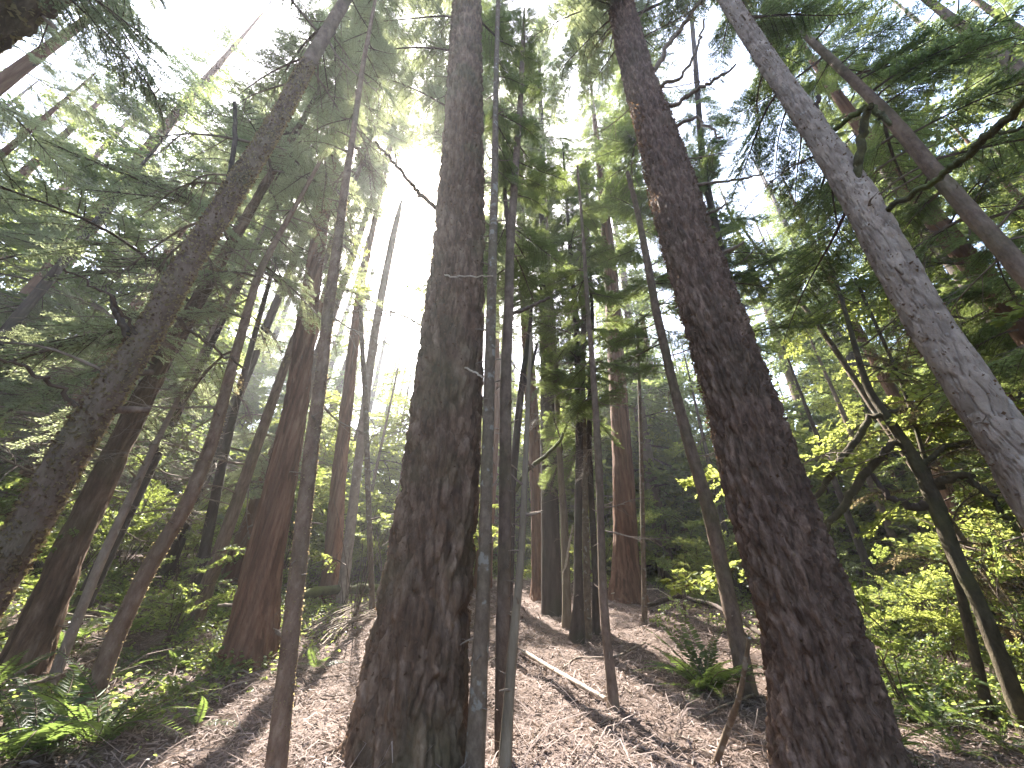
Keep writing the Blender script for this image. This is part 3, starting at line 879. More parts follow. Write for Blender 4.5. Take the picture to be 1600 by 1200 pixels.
tI = trunk_tree('redwood_tree', 'broad red-brown ribbed trunk on the dark bank behind the slim lit trunk', [(385, 1040, 92), (395, 1000, 82), (408, 900, 67), (430, 800, 57), (450, 700, 47), (463, 640, 40), (477, 520, 33), (494, 400, 26), (518, 240, 18), (545, 100, 12)],
                'fibrous', 'redwood', d=9.0, H=26, K=110, ds0=0.04, flare=0.3, lobes=6, seed=29, clear=True, clear_above=620)

# -- saplings against the great fir
tJ = trunk_tree('sapling', 'lichen-spotted grey sapling pressed against the right side of the great fir', [(742, 1198, 30), (752, 1000, 24), (757, 900, 21), (759, 800, 19), (764, 600, 17), (768, 450, 15), (772, 300, 12), (774, 150, 9), (778, 0, 7)],
                'slim', 'sapling', d=4.5, H=19, K=36, ds0=0.03, flare=0.1, seed=41, clear=True, clear_above=330)
tK = trunk_tree('sapling', 'dark straight sapling beside the lichen-spotted sapling', [(782, 1195, 18), (785, 1000, 21), (788, 900, 20), (789, 800, 19), (790, 600, 17), (795, 480, 14), (796, 400, 13), (803, 300, 11), (812, 180, 9), (818, 60, 7)],
                'slim', 'mossy', d=5.0, H=18, K=34, ds0=0.03, flare=0.1, seed=42, clear=True, clear_above=330)
limb(tK, [(798, 490, 7), (815, 485, 6), (838, 475, 5), (858, 465, 4)], 'twig', seed=15, depth=0.3)
limb(tK, [(795, 370, 9), (790, 320, 7), (788, 240, 5), (786, 180, 4)], 'twig', seed=16, depth=0.2)
tL = trunk_tree('dead_sapling', 'pale peeled dead sapling leaning among the saplings by the great fir', [(789, 1198, 20), (795, 1100, 16), (802, 1000, 14), (812, 900, 12), (818, 800, 10), (822, 700, 8), (826, 600, 6), (830, 520, 4)],
                'slim', 'dead', d=4.6, H=1, K=24, ds0=0.03, flare=0.1, seed=43, clear=True)
tM = trunk_tree('slim_tree', 'thin dark forked stem behind the peeled dead sapling', [(796, 930, 13), (800, 760, 13), (811, 640, 12), (817, 585, 10), (823, 545, 8), (829, 505, 6), (832, 440, 4)],
                'slim', 'dark', d=9.0, H=9, K=14, ds0=0.06, flare=0.1, seed=44)
limb(tM, [(803, 770, 7), (826, 732, 7), (850, 715, 6), (875, 690, 5), (886, 664, 3)], 'greenmoss', seed=17, depth=-0.5)
limb(tM, [(814, 610, 7), (826, 590, 6), (834, 560, 5), (840, 535, 3)], 'dark', seed=18, depth=0.2)

# -- the cluster in the clearing
tN = trunk_tree('redwood_tree', 'stout rust-red trunk standing at the head of the needle-covered slope', [(848, 935, 36), (846, 900, 29), (842, 800, 23), (838, 730, 20), (832, 660, 19), (828, 600, 18), (822, 500, 16), (818, 420, 14), (814, 320, 11)],
                'fibrous', 'redwood', d=14.5, H=40, K=60, ds0=0.07, flare=0.25, seed=45)
tO = trunk_tree('slim_tree', 'bare tan trunk with peeling strips just left of the dark clump', [(886, 970, 15), (886, 933, 14), (881, 800, 12), (876, 740, 10), (872, 667, 9), (868, 560, 8), (862, 470, 6), (856, 380, 5)],
                'slim', 'dead', d=11.5, H=18, K=18, ds0=0.06, flare=0.15, seed=46)
limb(tO, [(884, 955, 3), (880, 900, 4), (888, 860, 4), (895, 820, 3)], 'palewood', seed=19, depth=-0.2, name='bark_strip')
tP = trunk_tree('slim_tree', 'dark mossy trunk in the middle of the clump on the slope', [(903, 990, 23), (904, 933, 16), (903, 833, 13), (905, 700, 12), (904, 600, 11), (900, 500, 9), (893, 420, 7), (888, 350, 5)],
                'slim', 'dark', d=10.4, H=20, K=20, ds0=0.06, flare=0.3, seed=47)
tP2 = trunk_tree('slim_tree', 'grey trunk with pale patches rising from the clump on the slope', [(918, 985, 13), (917, 900, 11), (915, 833, 11), (912, 700, 11), (909, 600, 10), (912, 520, 9), (916, 400, 7), (918, 300, 5)],
                'slim', 'sapling', d=10.8, H=19, K=18, ds0=0.06, flare=0.2, seed=48)
tP3 = trunk_tree('slim_tree', 'short dark trunk tucked at the back of the clump on the slope', [(931, 985, 14), (931, 900, 11), (925, 800, 10), (920, 700, 9), (922, 600, 8), (926, 500, 6)],
                'slim', 'dark', d=11.2, H=15, K=16, ds0=0.06, flare=0.2, seed=49)
tQ = trunk_tree('slim_tree', 'slightly bowed brown trunk at the end of the pale fallen pole', [(959, 1132, 25), (959, 1095, 18), (955, 1060, 16), (948, 1000, 14), (942, 930, 14), (939, 833, 12), (936, 733, 12), (930, 633, 10), (925, 560, 9), (918, 480, 7), (912, 380, 5)],
                'slim', 'mossy', d=6.6, H=12, K=28, ds0=0.03, flare=0.25, seed=50, clear=True)
tR = trunk_tree('redwood_tree', 'thick dark maroon trunk at the back edge of the clearing', [(980, 925, 52), (978, 890, 44), (977, 833, 39), (974, 750, 35), (971, 700, 32), (966, 620, 29), (960, 520, 25), (955, 430, 21)],
                'fibrous', 'redwood', d=15.5, H=40, K=60, ds0=0.07, flare=0.35, seed=51)
tR2 = trunk_tree('slim_tree', 'pencil-thin pole tree beside the thick maroon trunk', [(1007, 955, 9), (1005, 860, 8), (1003, 760, 7), (1001, 670, 6), (998, 580, 5), (995, 500, 4)],
                'slim', 'sapling', d=12.5, H=9, K=10, ds0=0.09, flare=0.1, seed=52)
tS = trunk_tree('slim_tree', 'straight brown trunk standing just behind the great red-barked fir', [(1154, 1010, 29), (1131, 900, 26), (1108, 800, 24), (1077, 700, 20), (1051, 600, 16), (1028, 500, 14), (1010, 400, 12), (996, 330, 9), (980, 270, 7)],
                'slim', 'mossy', d=8.6, H=13, K=28, ds0=0.04, flare=0.15, seed=53, top_lean=0.8, clear=True, clear_above=560)

# -- the gnarled tree on the right
tT = trunk_tree('gnarled_tree', 'gnarled mossy tree with long arching limbs among the bright undergrowth', [(1556, 1012, 32), (1528, 940, 28), (1492, 870, 29), (1462, 790, 32), (1444, 745, 30), (1418, 700, 24), (1385, 650, 19), (1356, 610, 15), (1338, 550, 11), (1322, 490, 8)],
                'rough', 'darkmoss', d=9.5, H=9, K=36, ds0=0.05, flare=0.25, seed=54, top_lean=0.8, clear=True)
limb(tT, [(1262, 800, 6), (1290, 752, 8), (1332, 694, 10), (1358, 652, 9), (1392, 642, 7), (1440, 640, 4)], 'darkmoss', seed=20, wob=0.03)
limb(tT, [(1288, 832, 9), (1318, 788, 11), (1352, 738, 12), (1396, 692, 11), (1418, 690, 9)], 'darkmoss', seed=21, wob=0.03)
limb(tT, [(1452, 790, 14), (1420, 790, 12), (1388, 776, 9), (1362, 740, 6)], 'dark', seed=22, wob=0.03)
limb(tT, [(1462, 760, 14), (1500, 740, 12), (1545, 770, 10), (1590, 830, 7)], 'darkmoss', seed=23, wob=0.04, depth=-0.4)
limb(tT, [(1440, 730, 9), (1470, 700, 8), (1510, 690, 6), (1560, 700, 4)], 'darkmoss', seed=24, wob=0.04, depth=0.4)
tT2 = trunk_tree('gnarled_tree', 'second mossy stem close behind the gnarled tree', [(1520, 1010, 20), (1502, 930, 17), (1488, 880, 15), (1470, 830, 14), (1462, 780, 12), (1440, 700, 9), (1410, 600, 6)],
                'rough', 'darkmoss', d=9.9, H=8, K=18, ds0=0.07, seed=55)
tU = trunk_tree('slim_tree', 'slim pale trunk in the lit leaves between the two big right-hand trunks', [(1420, 720, 13), (1360, 632, 13), (1306, 547, 12), (1262, 485, 10), (1213, 427, 8), (1170, 370, 6)],
                'slim', 'sapling', d=11.5, H=13, K=14, ds0=0.08, seed=56, top_lean=0.8)
tV = trunk_tree('slim_tree', 'dim upright pole beyond the crown of the great red-barked fir', [(1230, 800, 18), (1175, 600, 17), (1128, 400, 14), (1098, 260, 12), (1088, 120, 9), (1080, 20, 7)],
                'slim', 'dark', d=10.0, H=19, K=16, ds0=0.08, seed=57)

# -- left background
tW = trunk_tree('conifer_tree', 'broad black-shadowed trunk right behind the trunk with broken stubs', [(55, 990, 66), (110, 860, 54), (165, 740, 46), (215, 640, 38), (280, 520, 30), (350, 400, 21)],
                'fibrous', 'fir', d=8.5, H=22, K=60, ds0=0.06, flare=0.3, seed=58, top_lean=0.9)
tX = trunk_tree('slim_tree', 'thin whitish trunk between the shadowed trunk and the crooked one', [(128, 950, 17), (160, 870, 17), (198, 790, 15), (235, 710, 12), (270, 640, 9), (305, 570, 6)],
                'slim', 'pale', d=8.0, H=9, K=16, ds0=0.06, seed=59, top_lean=0.9)
tY = trunk_tree('slim_tree', 'dim brown trunk in the dark space behind the bank', [(310, 930, 20), (322, 850, 18), (340, 760, 16), (362, 660, 13), (388, 560, 10)],
                'slim', 'dark', d=12.0, H=16, K=18, ds0=0.08, seed=60, top_lean=0.9)
tZ = trunk_tree('redwood_tree', 'stubby dark trunk beyond the pile of fallen sticks', [(518, 925, 36), (522, 850, 29), (528, 760, 24), (540, 650, 20), (552, 540, 16), (566, 430, 12)],
                'fibrous', 'redwood', d=13.5, H=24, K=36, ds0=0.08, flare=0.3, seed=61)
tAA = trunk_tree('snag', 'pale broken snag shining in the sunlit gap beside the great fir', [(570, 640, 13), (582, 540, 13), (600, 440, 12), (614, 370, 11), (622, 335, 9), (628, 312, 3)],
                'rough', 'pale', d=13.0, H=1, K=20, ds0=0.08, seed=62)
tAB = trunk_tree('slim_tree', 'slender stem among the lit maple leaves left of the great fir', [(580, 900, 9), (575, 760, 9), (572, 640, 9), (566, 540, 8), (562, 440, 6)],
                'slim', 'sapling', d=12.0, H=14, K=10, ds0=0.1, seed=63)

# ------------------------------------------------------------------ boughs on the near trees
N_B = 0
def bb(*a, **k):
    global N_B
    N_B += boughs(*a, **k)
bb(tA, HEML, 30, 7.0, 18, 2.2, 1.0, seed=1, el=(-0.1, 0.2))
bb(tA, BARE, 40, 2.8, 12.0, 1.4, 1.9, seed=2, el=(0.15, 0.3))
bb(tF, HEML, 56, 7, 26, 2.0, 1.6, seed=3, el=(-0.1, 0.2), az=(0.9, 0.9))
bb(tB, SPRAY, 26, 17, 35, 3.4, 1.2, seed=4, el=(-0.1, 0.2))
bb(tC, HEML, 46, 13, 28, 2.3, 1.6, seed=108, el=(-0.05, 0.3), az=(2.6, 0.8))
bb(tB, HEML, 26, 11, 20, 2.2, 2.2, seed=107, el=(0.0, 0.3), az=(3.3, 0.7))
bb(tC, SPRAY, 26, 14, 31, 3.0, 1.2, seed=5, el=(-0.1, 0.2))
bb(tC, HEML, 26, 12, 18, 1.4, 1.4, seed=105, el=(-0.2, 0.4), az=(-1.9, 1.0))
bb(tC, MOSSY, 10, 12, 17, 1.3, 1.3, seed=106, el=(-0.2, 0.4), az=(-2.2, 0.9))
bb(tC, BARE, 14, 7.5, 16, 1.6, 1.8, seed=6, el=(0.1, 0.3))
bb(tD, SPRAY, 60, 5.0, 20, 1.7, 1.0, seed=7, el=(-0.05, 0.25), az=(0.3, 1.2))
bb(tD, MOSSY, 10, 4.0, 9, 1.2, 1.2, seed=8, el=(0.1, 0.3), az=(0.3, 1.0))
bb(tE, SPRAY, 84, 4.0, 22, 1.9, 1.0, seed=9, el=(-0.1, 0.2))
bb(tE, BARE, 24, 2.0, 9, 1.8, 1.8, seed=10)
bb(tG, BARE, 26, 3.0, 9, 1.0, 1.0, seed=11)
bb(tG, HEML, 40, 6.0, 15, 1.6, 0.6, seed=12, el=(-0.1, 0.2))
bb(tH, BARE, 40, 2.0, 8, 1.6, 1.2, seed=13)
bb(tH, HEML, 30, 3.2, 13, 1.8, 0.7, seed=14, el=(-0.05, 0.25))
bb(tH, MOSSY, 14, 2.4, 6, 1.1, 1.0, seed=15)
bb(tI, HEML, 50, 7.0, 28, 3.6, 1.6, seed=16, el=(-0.15, 0.2))
bb(tI, BARE, 14, 3.5, 9, 1.8, 1.8, seed=17)
bb(tJ, BARE, 34, 4.0, 14, 1.0, 0.9, seed=18)
bb(tJ, SPRAY, 60, 6.5, 18.5, 1.3, 0.5, seed=19, el=(0.0, 0.35))
bb(tK, BARE, 34, 3.0, 12, 1.1, 0.9, seed=20)
bb(tK, SPRAY, 70, 5.5, 17.8, 1.4, 0.5, seed=21, el=(0.0, 0.35))
bb(tN, BARE, 20, 4, 12, 2.0, 2.2, seed=22)
bb(tN, SPRAY, 120, 7, 39, 3.6, 0.9, seed=23, el=(-0.15, 0.2))
for t, s in ((tO, 24), (tP, 26), (tP2, 28), (tP3, 30)):
    bb(t, BARE, 30, 2.0, 9, 1.6, 1.4, seed=s, el=(0.1, 0.3))
    bb(t, SPRAY, 64, 4.0, float(t.C[-1][2] - t.base[2]) - 0.1, 2.4, 0.6, seed=s + 1, el=(-0.05, 0.3))
bb(tQ, BARE, 26, 1.6, 8, 1.1, 0.9, seed=32, el=(0.1, 0.3))
bb(tQ, SPRAY, 44, 4.2, 12, 1.5, 0.4, seed=33)
bb(tR, BARE, 44, 2.5, 12, 2.4, 2.4, seed=34, el=(0.05, 0.25))
bb(tR, SPRAY, 120, 7, 39, 3.8, 0.9, seed=35, el=(-0.15, 0.2))
bb(tR2, BARE, 16, 1.5, 8, 0.9, 0.6, seed=36)
bb(tS, BARE, 44, 1.8, 8, 1.5, 1.4, seed=37, el=(0.05, 0.3))
bb(tS, SPRAY, 60, 3.6, 13.4, 2.3, 0.6, seed=38, el=(-0.05, 0.25))
bb(tT, LEAFY, 30, 3.0, 8.5, 1.5, 1.3, seed=39, el=(0.1, 0.4))
bb(tT, MOSSY, 30, 1.2, 6, 1.6, 1.2, seed=40, el=(0.0, 0.4))
bb(tT2, LEAFY, 20, 2.5, 8, 1.4, 1.2, seed=41, el=(0.1, 0.4))
bb(tT2, MOSSY, 16, 1.0, 5, 1.4, 1.2, seed=42, el=(0.0, 0.4))
bb(tU, LEAFY, 40, 2.5, 13, 1.8, 1.0, seed=43, el=(0.1, 0.4))
bb(tV, SPRAY, 60, 4, 19, 2.2, 0.8, seed=44, el=(-0.1, 0.25))
bb(tV, BARE, 20, 3, 10, 1.6, 1.4, seed=45)
bb(tW, HEML, 54, 3.5, 21, 3.2, 1.4, seed=46, el=(-0.1, 0.25))
bb(tX, BARE, 14, 2, 8, 1.0, 0.8, seed=47)
bb(tY, HEML, 34, 3.5, 15, 2.2, 0.9, seed=48)
bb(tY, BARE, 14, 2, 7, 1.5, 1.2, seed=49)
bb(tZ, HEML, 50, 5, 23, 3.0, 1.2, seed=50)
bb(tAA, LEAFY, 16, 3, 8, 1.6, 1.4, seed=51, el=(0.1, 0.4))
bb(tAB, LEAFY, 44, 1.5, 12, 1.9, 1.2, seed=52, el=(0.1, 0.4))

for t, n_, z1_, sd in ((tG, 40, 9, 201), (tH, 36, 8, 202), (tJ, 44, 12, 203), (tK, 44, 12, 204), (tQ, 34, 9, 205), (tS, 36, 10, 206), (tL, 14, 3, 207), (tP, 30, 10, 208), (tO, 26, 10, 209), (tX, 20, 7, 210), (tA, 30, 11, 211), (tI, 20, 9, 212), (tE, 24, 14, 213), (tD, 12, 12, 214)):
    boughs(t, STUB, n_, 0.5, z1_, 0.13, 0.20, seed=sd, name='stub', el=(0.1, 0.35), cover=False, strict=0)
# ================================================================== MIDDLE AND FAR WOOD
TRUNKS = []
for k in range(3):
    P = np.array([[0, 0, -0.3], [0.1 * (k - 1), 0.05, 5], [0.15 * (1 - k), 0.1, 12], [0, 0.1, 20]])
    C, rr, V, Q = trunk_geo(P, [0.24, 0.19, 0.13, 0.03], 16, 'slim', 70 + k, 0.12, 4.0, 0.25, 4)
    t = Tree(); t.me = make_mesh('trunk', V, Q, None, MT[['mossy', 'dark', 'redwood'][k]]); t.C, t.r = C, rr
    TRUNKS.append(t)

LAND = [(tB, 'the great furrowed fir'), (tC, 'the great red-barked fir'), (tA, 'the trunk with broken stubs'), (tD, 'the pale grey cracked trunk'), (tE, 'the dark straight trunk'), (tG, 'the slim lit trunk'),
        (tH, 'the crooked red-brown trunk'), (tI, 'the broad ribbed trunk'), (tN, 'the stout rust-red trunk'), (tP, 'the dark clump on the slope'), (tR, 'the thick maroon trunk'), (tS, 'the straight brown trunk'),
        (tT, 'the gnarled mossy tree'), (tU, 'the slim pale trunk'), (tV, 'the dim upright pole'), (tW, 'the broad black-shadowed trunk'), (tX, 'the thin whitish trunk'), (tY, 'the dim brown bank trunk'), (tZ, 'the stubby dark trunk'), (tAA, 'the pale broken snag')]
def near(x, y):
    return min(LAND, key=lambda t: (t[0].base[0] - x) ** 2 + (t[0].base[1] - y) ** 2)[1]
NEAR_BASES = [t.base[:2] for t in (tA, tB, tC, tD, tE, tF, tG, tH, tI, tJ, tN, tP, tQ, tR, tS, tT, tU, tW, tZ)]
placed = list(NEAR_BASES)
def spot_ok(x, y, dmin):
    for b in placed:
        if (b[0] - x) ** 2 + (b[1] - y) ** 2 < dmin * dmin: return False
    return True

def mid_tree(x, y, s, k, n_leaf, n_bare, protos, z0, L0, seed, label, group, name='conifer_tree', strict=1.0, slim=1.0):
    src = TRUNKS[k]
    t = Tree()
    t.base = np.array([x, y, hz(x, y)])
    t.root = thing(name, t.base, label, 'tree', group)
    t.root.rotation_euler = (0, 0, 0)
    ob('trunk', src.me, t.root, Matrix.Diagonal((s * slim, s * slim, s, 1.0)))
    t.C = src.C * np.array([s * slim, s * slim, s]) + t.base; t.r = src.r * s * slim
    t.g = t.base
    h = 20 * s
    boughs(t, protos, n_leaf, z0, h * 0.99, L0, L0 * 0.35, seed=seed, el=(-0.05, 0.25), cover=True, strict=strict)
    if n_bare:
        boughs(t, BARE, n_bare, 1.5, min(9, h * 0.5), L0 * 0.7, L0 * 0.6, seed=seed + 1, el=(0.05, 0.3))
    placed.append((x, y))

rr_ = random.Random(5)
def trunk_shades(x, y, h, r):
    z = np.linspace(0, h, 24)
    A = np.stack([np.full(24, x), np.full(24, y), z + hz(x, y)], 1)
    w = A[:, None] - CORR_P[None]
    t = w @ SUN_DIR
    dd = np.linalg.norm(w - t[..., None] * SUN_DIR, axis=2)
    return bool(((t > 0) & (dd < CORR_R[None] * 0.75 + r) & (CORR_S[None] >= 1)).any())
# trees of the middle distance: (azimuth deg, distance, kind)
MID = []
for k in range(900):
    a = rr_.uniform(-74, 74); d = rr_.uniform(9.5, 21)
    x, y = d * math.sin(math.radians(a)), d * math.cos(math.radians(a))
    if abs(x) < 4.5 and y < 13: continue
    if -31 < a < -7 and d < 19: continue
    if a < -34 and d < 16: continue
    if not spot_ok(x, y, 2.7 if a < -22 else 1.9): continue
    if trunk_shades(x, y, 16, 0.1): continue
    placed.append((x, y)); MID.append((x, y, a, d))
    if len(MID) >= 58: break
for k, (x, y, a, d) in enumerate(MID):
    broad = rr_.random() < (0.72 if 14 < a < 65 else 0.0 if a < -42 else 0.3)
    s = rr_.uniform(0.55, 1.05) * 0.85 if broad else rr_.uniform(0.75, 1.45) * (0.85 if a < -20 else 1)
    kt = rr_.randrange(3)
    if broad:
        mid_tree(x, y, s, kt, 48, 6, LEAFY, 1.6, 2.1, 500 + 3 * k,
                 '%s broadleaf tree with yellow-green leaves off beyond %s' % ('tall' if s > 0.75 else 'short' if s < 0.6 else 'slender', near(x, y)), 'broadleaf trees in the middle of the wood', 'broadleaf_tree')
    else:
        mid_tree(x, y, s, kt, int(60 * s) + (0 if a < -20 else 14), 16, HEML if a < -5 else SPRAY, 2.4, 2.7, 500 + 3 * k,
                 '%s %s conifer with feathery boughs off beyond %s' % ('towering' if s > 1.2 else 'tall' if s > 0.95 else 'small', ['mossy-barked', 'dark-barked', 'red-barked'][kt], near(x, y)), 'conifers in the middle of the wood')

def bearing(px, d):
    v = ray(px, 900); v = v[:2] / np.linalg.norm(v[:2])
    return v * d
for px, d, s_, kt, lab in ((634, 10.0, 1.8, 1, 'towering hemlock hidden low down by the great furrowed fir'), (392, 14.5, 1.6, 0, 'towering hemlock hidden low down by the broad ribbed trunk'), (862, 13.0, 2.1, 1, 'towering dark fir between the rust-red trunk and the dark clump'),
                           (1185, 11.5, 1.6, 2, 'towering fir hidden low down by the great red-barked fir'), (330, 11.0, 1.35, 0, 'tall hemlock on the bank behind the crooked trunk'), (150, 12.0, 1.4, 1, 'tall hemlock on the bank behind the thin whitish trunk'), (20, 14.0, 1.8, 0, 'towering hemlock on the bank beyond the broad black-shadowed trunk'), (255, 15.5, 1.9, 1, 'towering hemlock on the bank behind the dim brown bank trunk')):
    x, y = bearing(px, d)
    mid_tree(x, y, s_, kt, 58 if px < 350 else 120, 34, HEML if px < 800 else SPRAY, 6.0 if px < 350 else 4.5, 3.3 if px != 634 else 4.4, 1500 + px, lab, None, strict=0.8 if px < 350 else 1.0, slim=0.42 if px < 350 else 0.6)
for px, d, s_, lab in ((556, 19.5, 0.80, 'spreading maple glowing beyond the pile of fallen sticks'), (610, 21.5, 0.86, 'glowing maple in the sunlit gap beside the great furrowed fir'), (585, 26.0, 1.0, 'tall pale maple at the back of the sunlit gap'),
                       (648, 23.5, 0.9, 'maple half hidden by the great furrowed fir'), (505, 20.5, 0.8, 'maple beyond the stubby dark trunk'), (600, 16.5, 0.42, 'low maple at the foot of the sunlit gap')):
    x, y = bearing(px, d)
    mid_tree(x, y, s_, 0, 100, 0, LEAFY, 0.7, 3.4 if s_ > 0.5 else 2.2, 1700 + px, lab, None, 'maple_tree', slim=0.5)
CROWN = [crown_proto(81 + k, 15, 2.9, 80) for k in range(3)]
CROWNB = [crown_proto(91 + k, 9, 3.2, 46, 'broad') for k in range(2)]
nfar = 0
for k in range(2500):
    a = rr_.uniform(-84, 84); d = 20 + 38 * rr_.random() ** 0.8
    x, y = d * math.sin(math.radians(a)), d * math.cos(math.radians(a))
    if not spot_ok(x, y, 2.6): continue
    # keep the sunlit opening free
    p = np.array([x, y, hz(x, y)])
    az_rel = math.degrees(SUN_AZ) - a
    if trunk_shades(x, y, 30, 1.6): continue
    zlow = 2.2 if d < 32 else 0.2
    placed.append((x, y)); nfar += 1
    broad = rr_.random() < (0.4 if a > 5 else 0.25)
    s = rr_.uniform(0.8, 1.3) if broad else rr_.uniform(1.1, 2.1)
    kt = rr_.randrange(3)
    src = TRUNKS[kt]
    if broad:
        r = thing('broadleaf_tree', p, '%s broadleaf tree glowing far back beyond %s' % ('large' if s > 1.05 else 'lesser', near(x, y)), 'tree', 'far broadleaf trees deep in the wood')
        ob('trunk', src.me, r, Matrix.Scale(s * 0.5, 4))
        ob('crown', CROWNB[rr_.randrange(2)], r, Matrix.Translation((0, 0, 0.3 * s)) @ Matrix.Rotation(rr_.uniform(0, 6.28), 4, 'Z') @ Matrix.Scale(s, 4))
    else:
        r = thing('conifer_tree', p, '%s %s conifer far back beyond %s' % ('giant' if s > 1.8 else 'tall' if s > 1.4 else 'lesser', ['mossy-barked', 'dark-barked', 'red-barked'][kt], near(x, y)), 'tree', 'far conifers deep in the wood')
        ob('trunk', src.me, r, Matrix.Scale(s, 4))
        ob('crown', CROWN[rr_.randrange(3)], r, Matrix.Translation((0, 0, zlow * s)) @ Matrix.Rotation(rr_.uniform(0, 6.28), 4, 'Z') @ Matrix.Scale(s, 4))
    if nfar >= 170: break

for k in range(400):
    a = rr_.uniform(-8, 24); d = rr_.uniform(25, 52)
    x, y = d * math.sin(math.radians(a)), d * math.cos(math.radians(a))
    if not spot_ok(x, y, 1.7): continue
    placed.append((x, y)); nfar += 1
    s = rr_.uniform(0.8, 1.25); kt = rr_.randrange(3); p = np.array([x, y, hz(x, y)])
    if rr_.random() < 0.8:
        r = thing('broadleaf_tree', p, '%s broadleaf tree glowing far back beyond %s' % ('large' if s > 1.05 else 'lesser', near(x, y)), 'tree', 'far broadleaf trees deep in the wood')
        ob('trunk', TRUNKS[kt].me, r, Matrix.Scale(s * 0.5, 4))
        ob('crown', CROWNB[rr_.randrange(2)], r, Matrix.Translation((0, 0, 0.3 * s)) @ Matrix.Rotation(rr_.uniform(0, 6.28), 4, 'Z') @ Matrix.Scale(s * 1.2, 4))
    else:
        r = thing('conifer_tree', p, '%s %s conifer far back beyond %s' % ('lesser', ['mossy-barked', 'dark-barked', 'red-barked'][kt], near(x, y)), 'tree', 'far conifers deep in the wood')
        ob('trunk', TRUNKS[kt].me, r, Matrix.Scale(s, 4))
        ob('crown', CROWN[rr_.randrange(3)], r, Matrix.Translation((0, 0, 0.5 * s)) @ Matrix.Rotation(rr_.uniform(0, 6.28), 4, 'Z') @ Matrix.Scale(s * 1.15, 4))
    if nfar >= 225: break

# unseen trees added behind the viewpoint to hold skylight off the trunk fronts
nb = 0
for k in range(600):
    a = rr_.uniform(88, 272); d = rr_.uniform(8, 22)
    x, y = d * math.sin(math.radians(a)), d * math.cos(math.radians(a))
    if not spot_ok(x, y, 3.0) or (abs(x) < 2.5 and y > -5.5): continue
    placed.append((x, y)); nb += 1
    s = rr_.uniform(1.1, 1.9); kt = rr_.randrange(3)
    p = np.array([x, y, hz(x, y)])
    r = thing('conifer_tree', p, '%s %s conifer added unseen behind the viewpoint to block skylight' % ('giant' if s > 1.6 else 'tall', ['mossy-barked', 'dark-barked', 'red-barked'][kt]), 'tree', 'conifers added behind the viewpoint')
    ob('trunk', TRUNKS[kt].me, r, Matrix.Scale(s, 4))
    ob('crown', CROWN[rr_.randrange(3)], r, Matrix.Translation((0, 0, 1.8 * s)) @ Matrix.Rotation(rr_.uniform(0, 6.28), 4, 'Z') @ Matrix.Scale(s, 4))
    if nb >= 11: break

# ================================================================== FERNS
def frond_proto(seed, arch=0.5, pairs=30, mat='fern'):
    rng = np.random.default_rng(seed)
    mb = MB()
    ax = lambda t: np.stack([np.asarray(t), 0.04 * np.sin(3 * np.asarray(t) + seed), 0.10 * np.asarray(t) - arch * np.asarray(t) ** 2.2], -1)
    mb.tube(ax(np.linspace(0, 1, 10)), np.linspace(0.008, 0.002, 10), 3, 0)
    t = np.repeat(np.linspace(0.13, 0.985, pairs), 2)
    sg = np.tile([-1.0, 1.0], pairs)
    b = ax(t)
    tang = norm(ax(t + 0.01) - ax(t - 0.01))
    side = np.stack([np.zeros_like(t), sg, np.zeros_like(t)], 1)
    d = norm(side + tang * 0.35 + rng.normal(0, 0.08, (len(t), 3)) + np.array([0, 0, -0.1]))
    L = 0.135 * np.clip(1.05 - (np.abs(t - 0.36) / 0.68) ** 1.7, 0.08, 1) * rng.uniform(0.88, 1.08, len(t))
    V, Q = leaf_quads(b, d, L, np.full(len(t), 0.0125) * np.clip(L / 0.1, 0.4, 1), rng, up=2.5, fold=0.2)
    mb.add(V, Q, 1)
    return mb.mesh('frond', [MT['twig'], MT[mat]], False)
FROND = [frond_proto(600 + k, arch=0.32 + 0.14 * k) for k in range(4)]
FROND_DEAD = [frond_proto(610 + k, arch=0.55 + 0.1 * k, mat='litter') for k in range(2)]

def fern(x, y, L, n, label, seed, group=None, el=(0.75, 0.25)):
    rnd = random.Random(seed)
    p = (x, y, hz(x, y) - 0.01)
    r = thing('sword_fern', p, label, 'fern', group)
    for k in range(n):
        a = 2 * math.pi * (k + rnd.random() * 0.8) / n
        M = (rotm(a, min(1.35, max(0.2, rnd.gauss(*el))), rnd.gauss(0, 0.25)) * (L * rnd.uniform(0.65, 1.1))).to_4x4()
        if rnd.random() < 0.13:
            M = (rotm(a, rnd.uniform(0.05, 0.35), rnd.gauss(0, 0.5)) * (L * rnd.uniform(0.5, 0.9))).to_4x4()
            ob('frond', rnd.choice(FROND_DEAD), r, M)
            continue
        ob('frond', rnd.choice(FROND), r, M)
    placed.append((x, y))
    return r

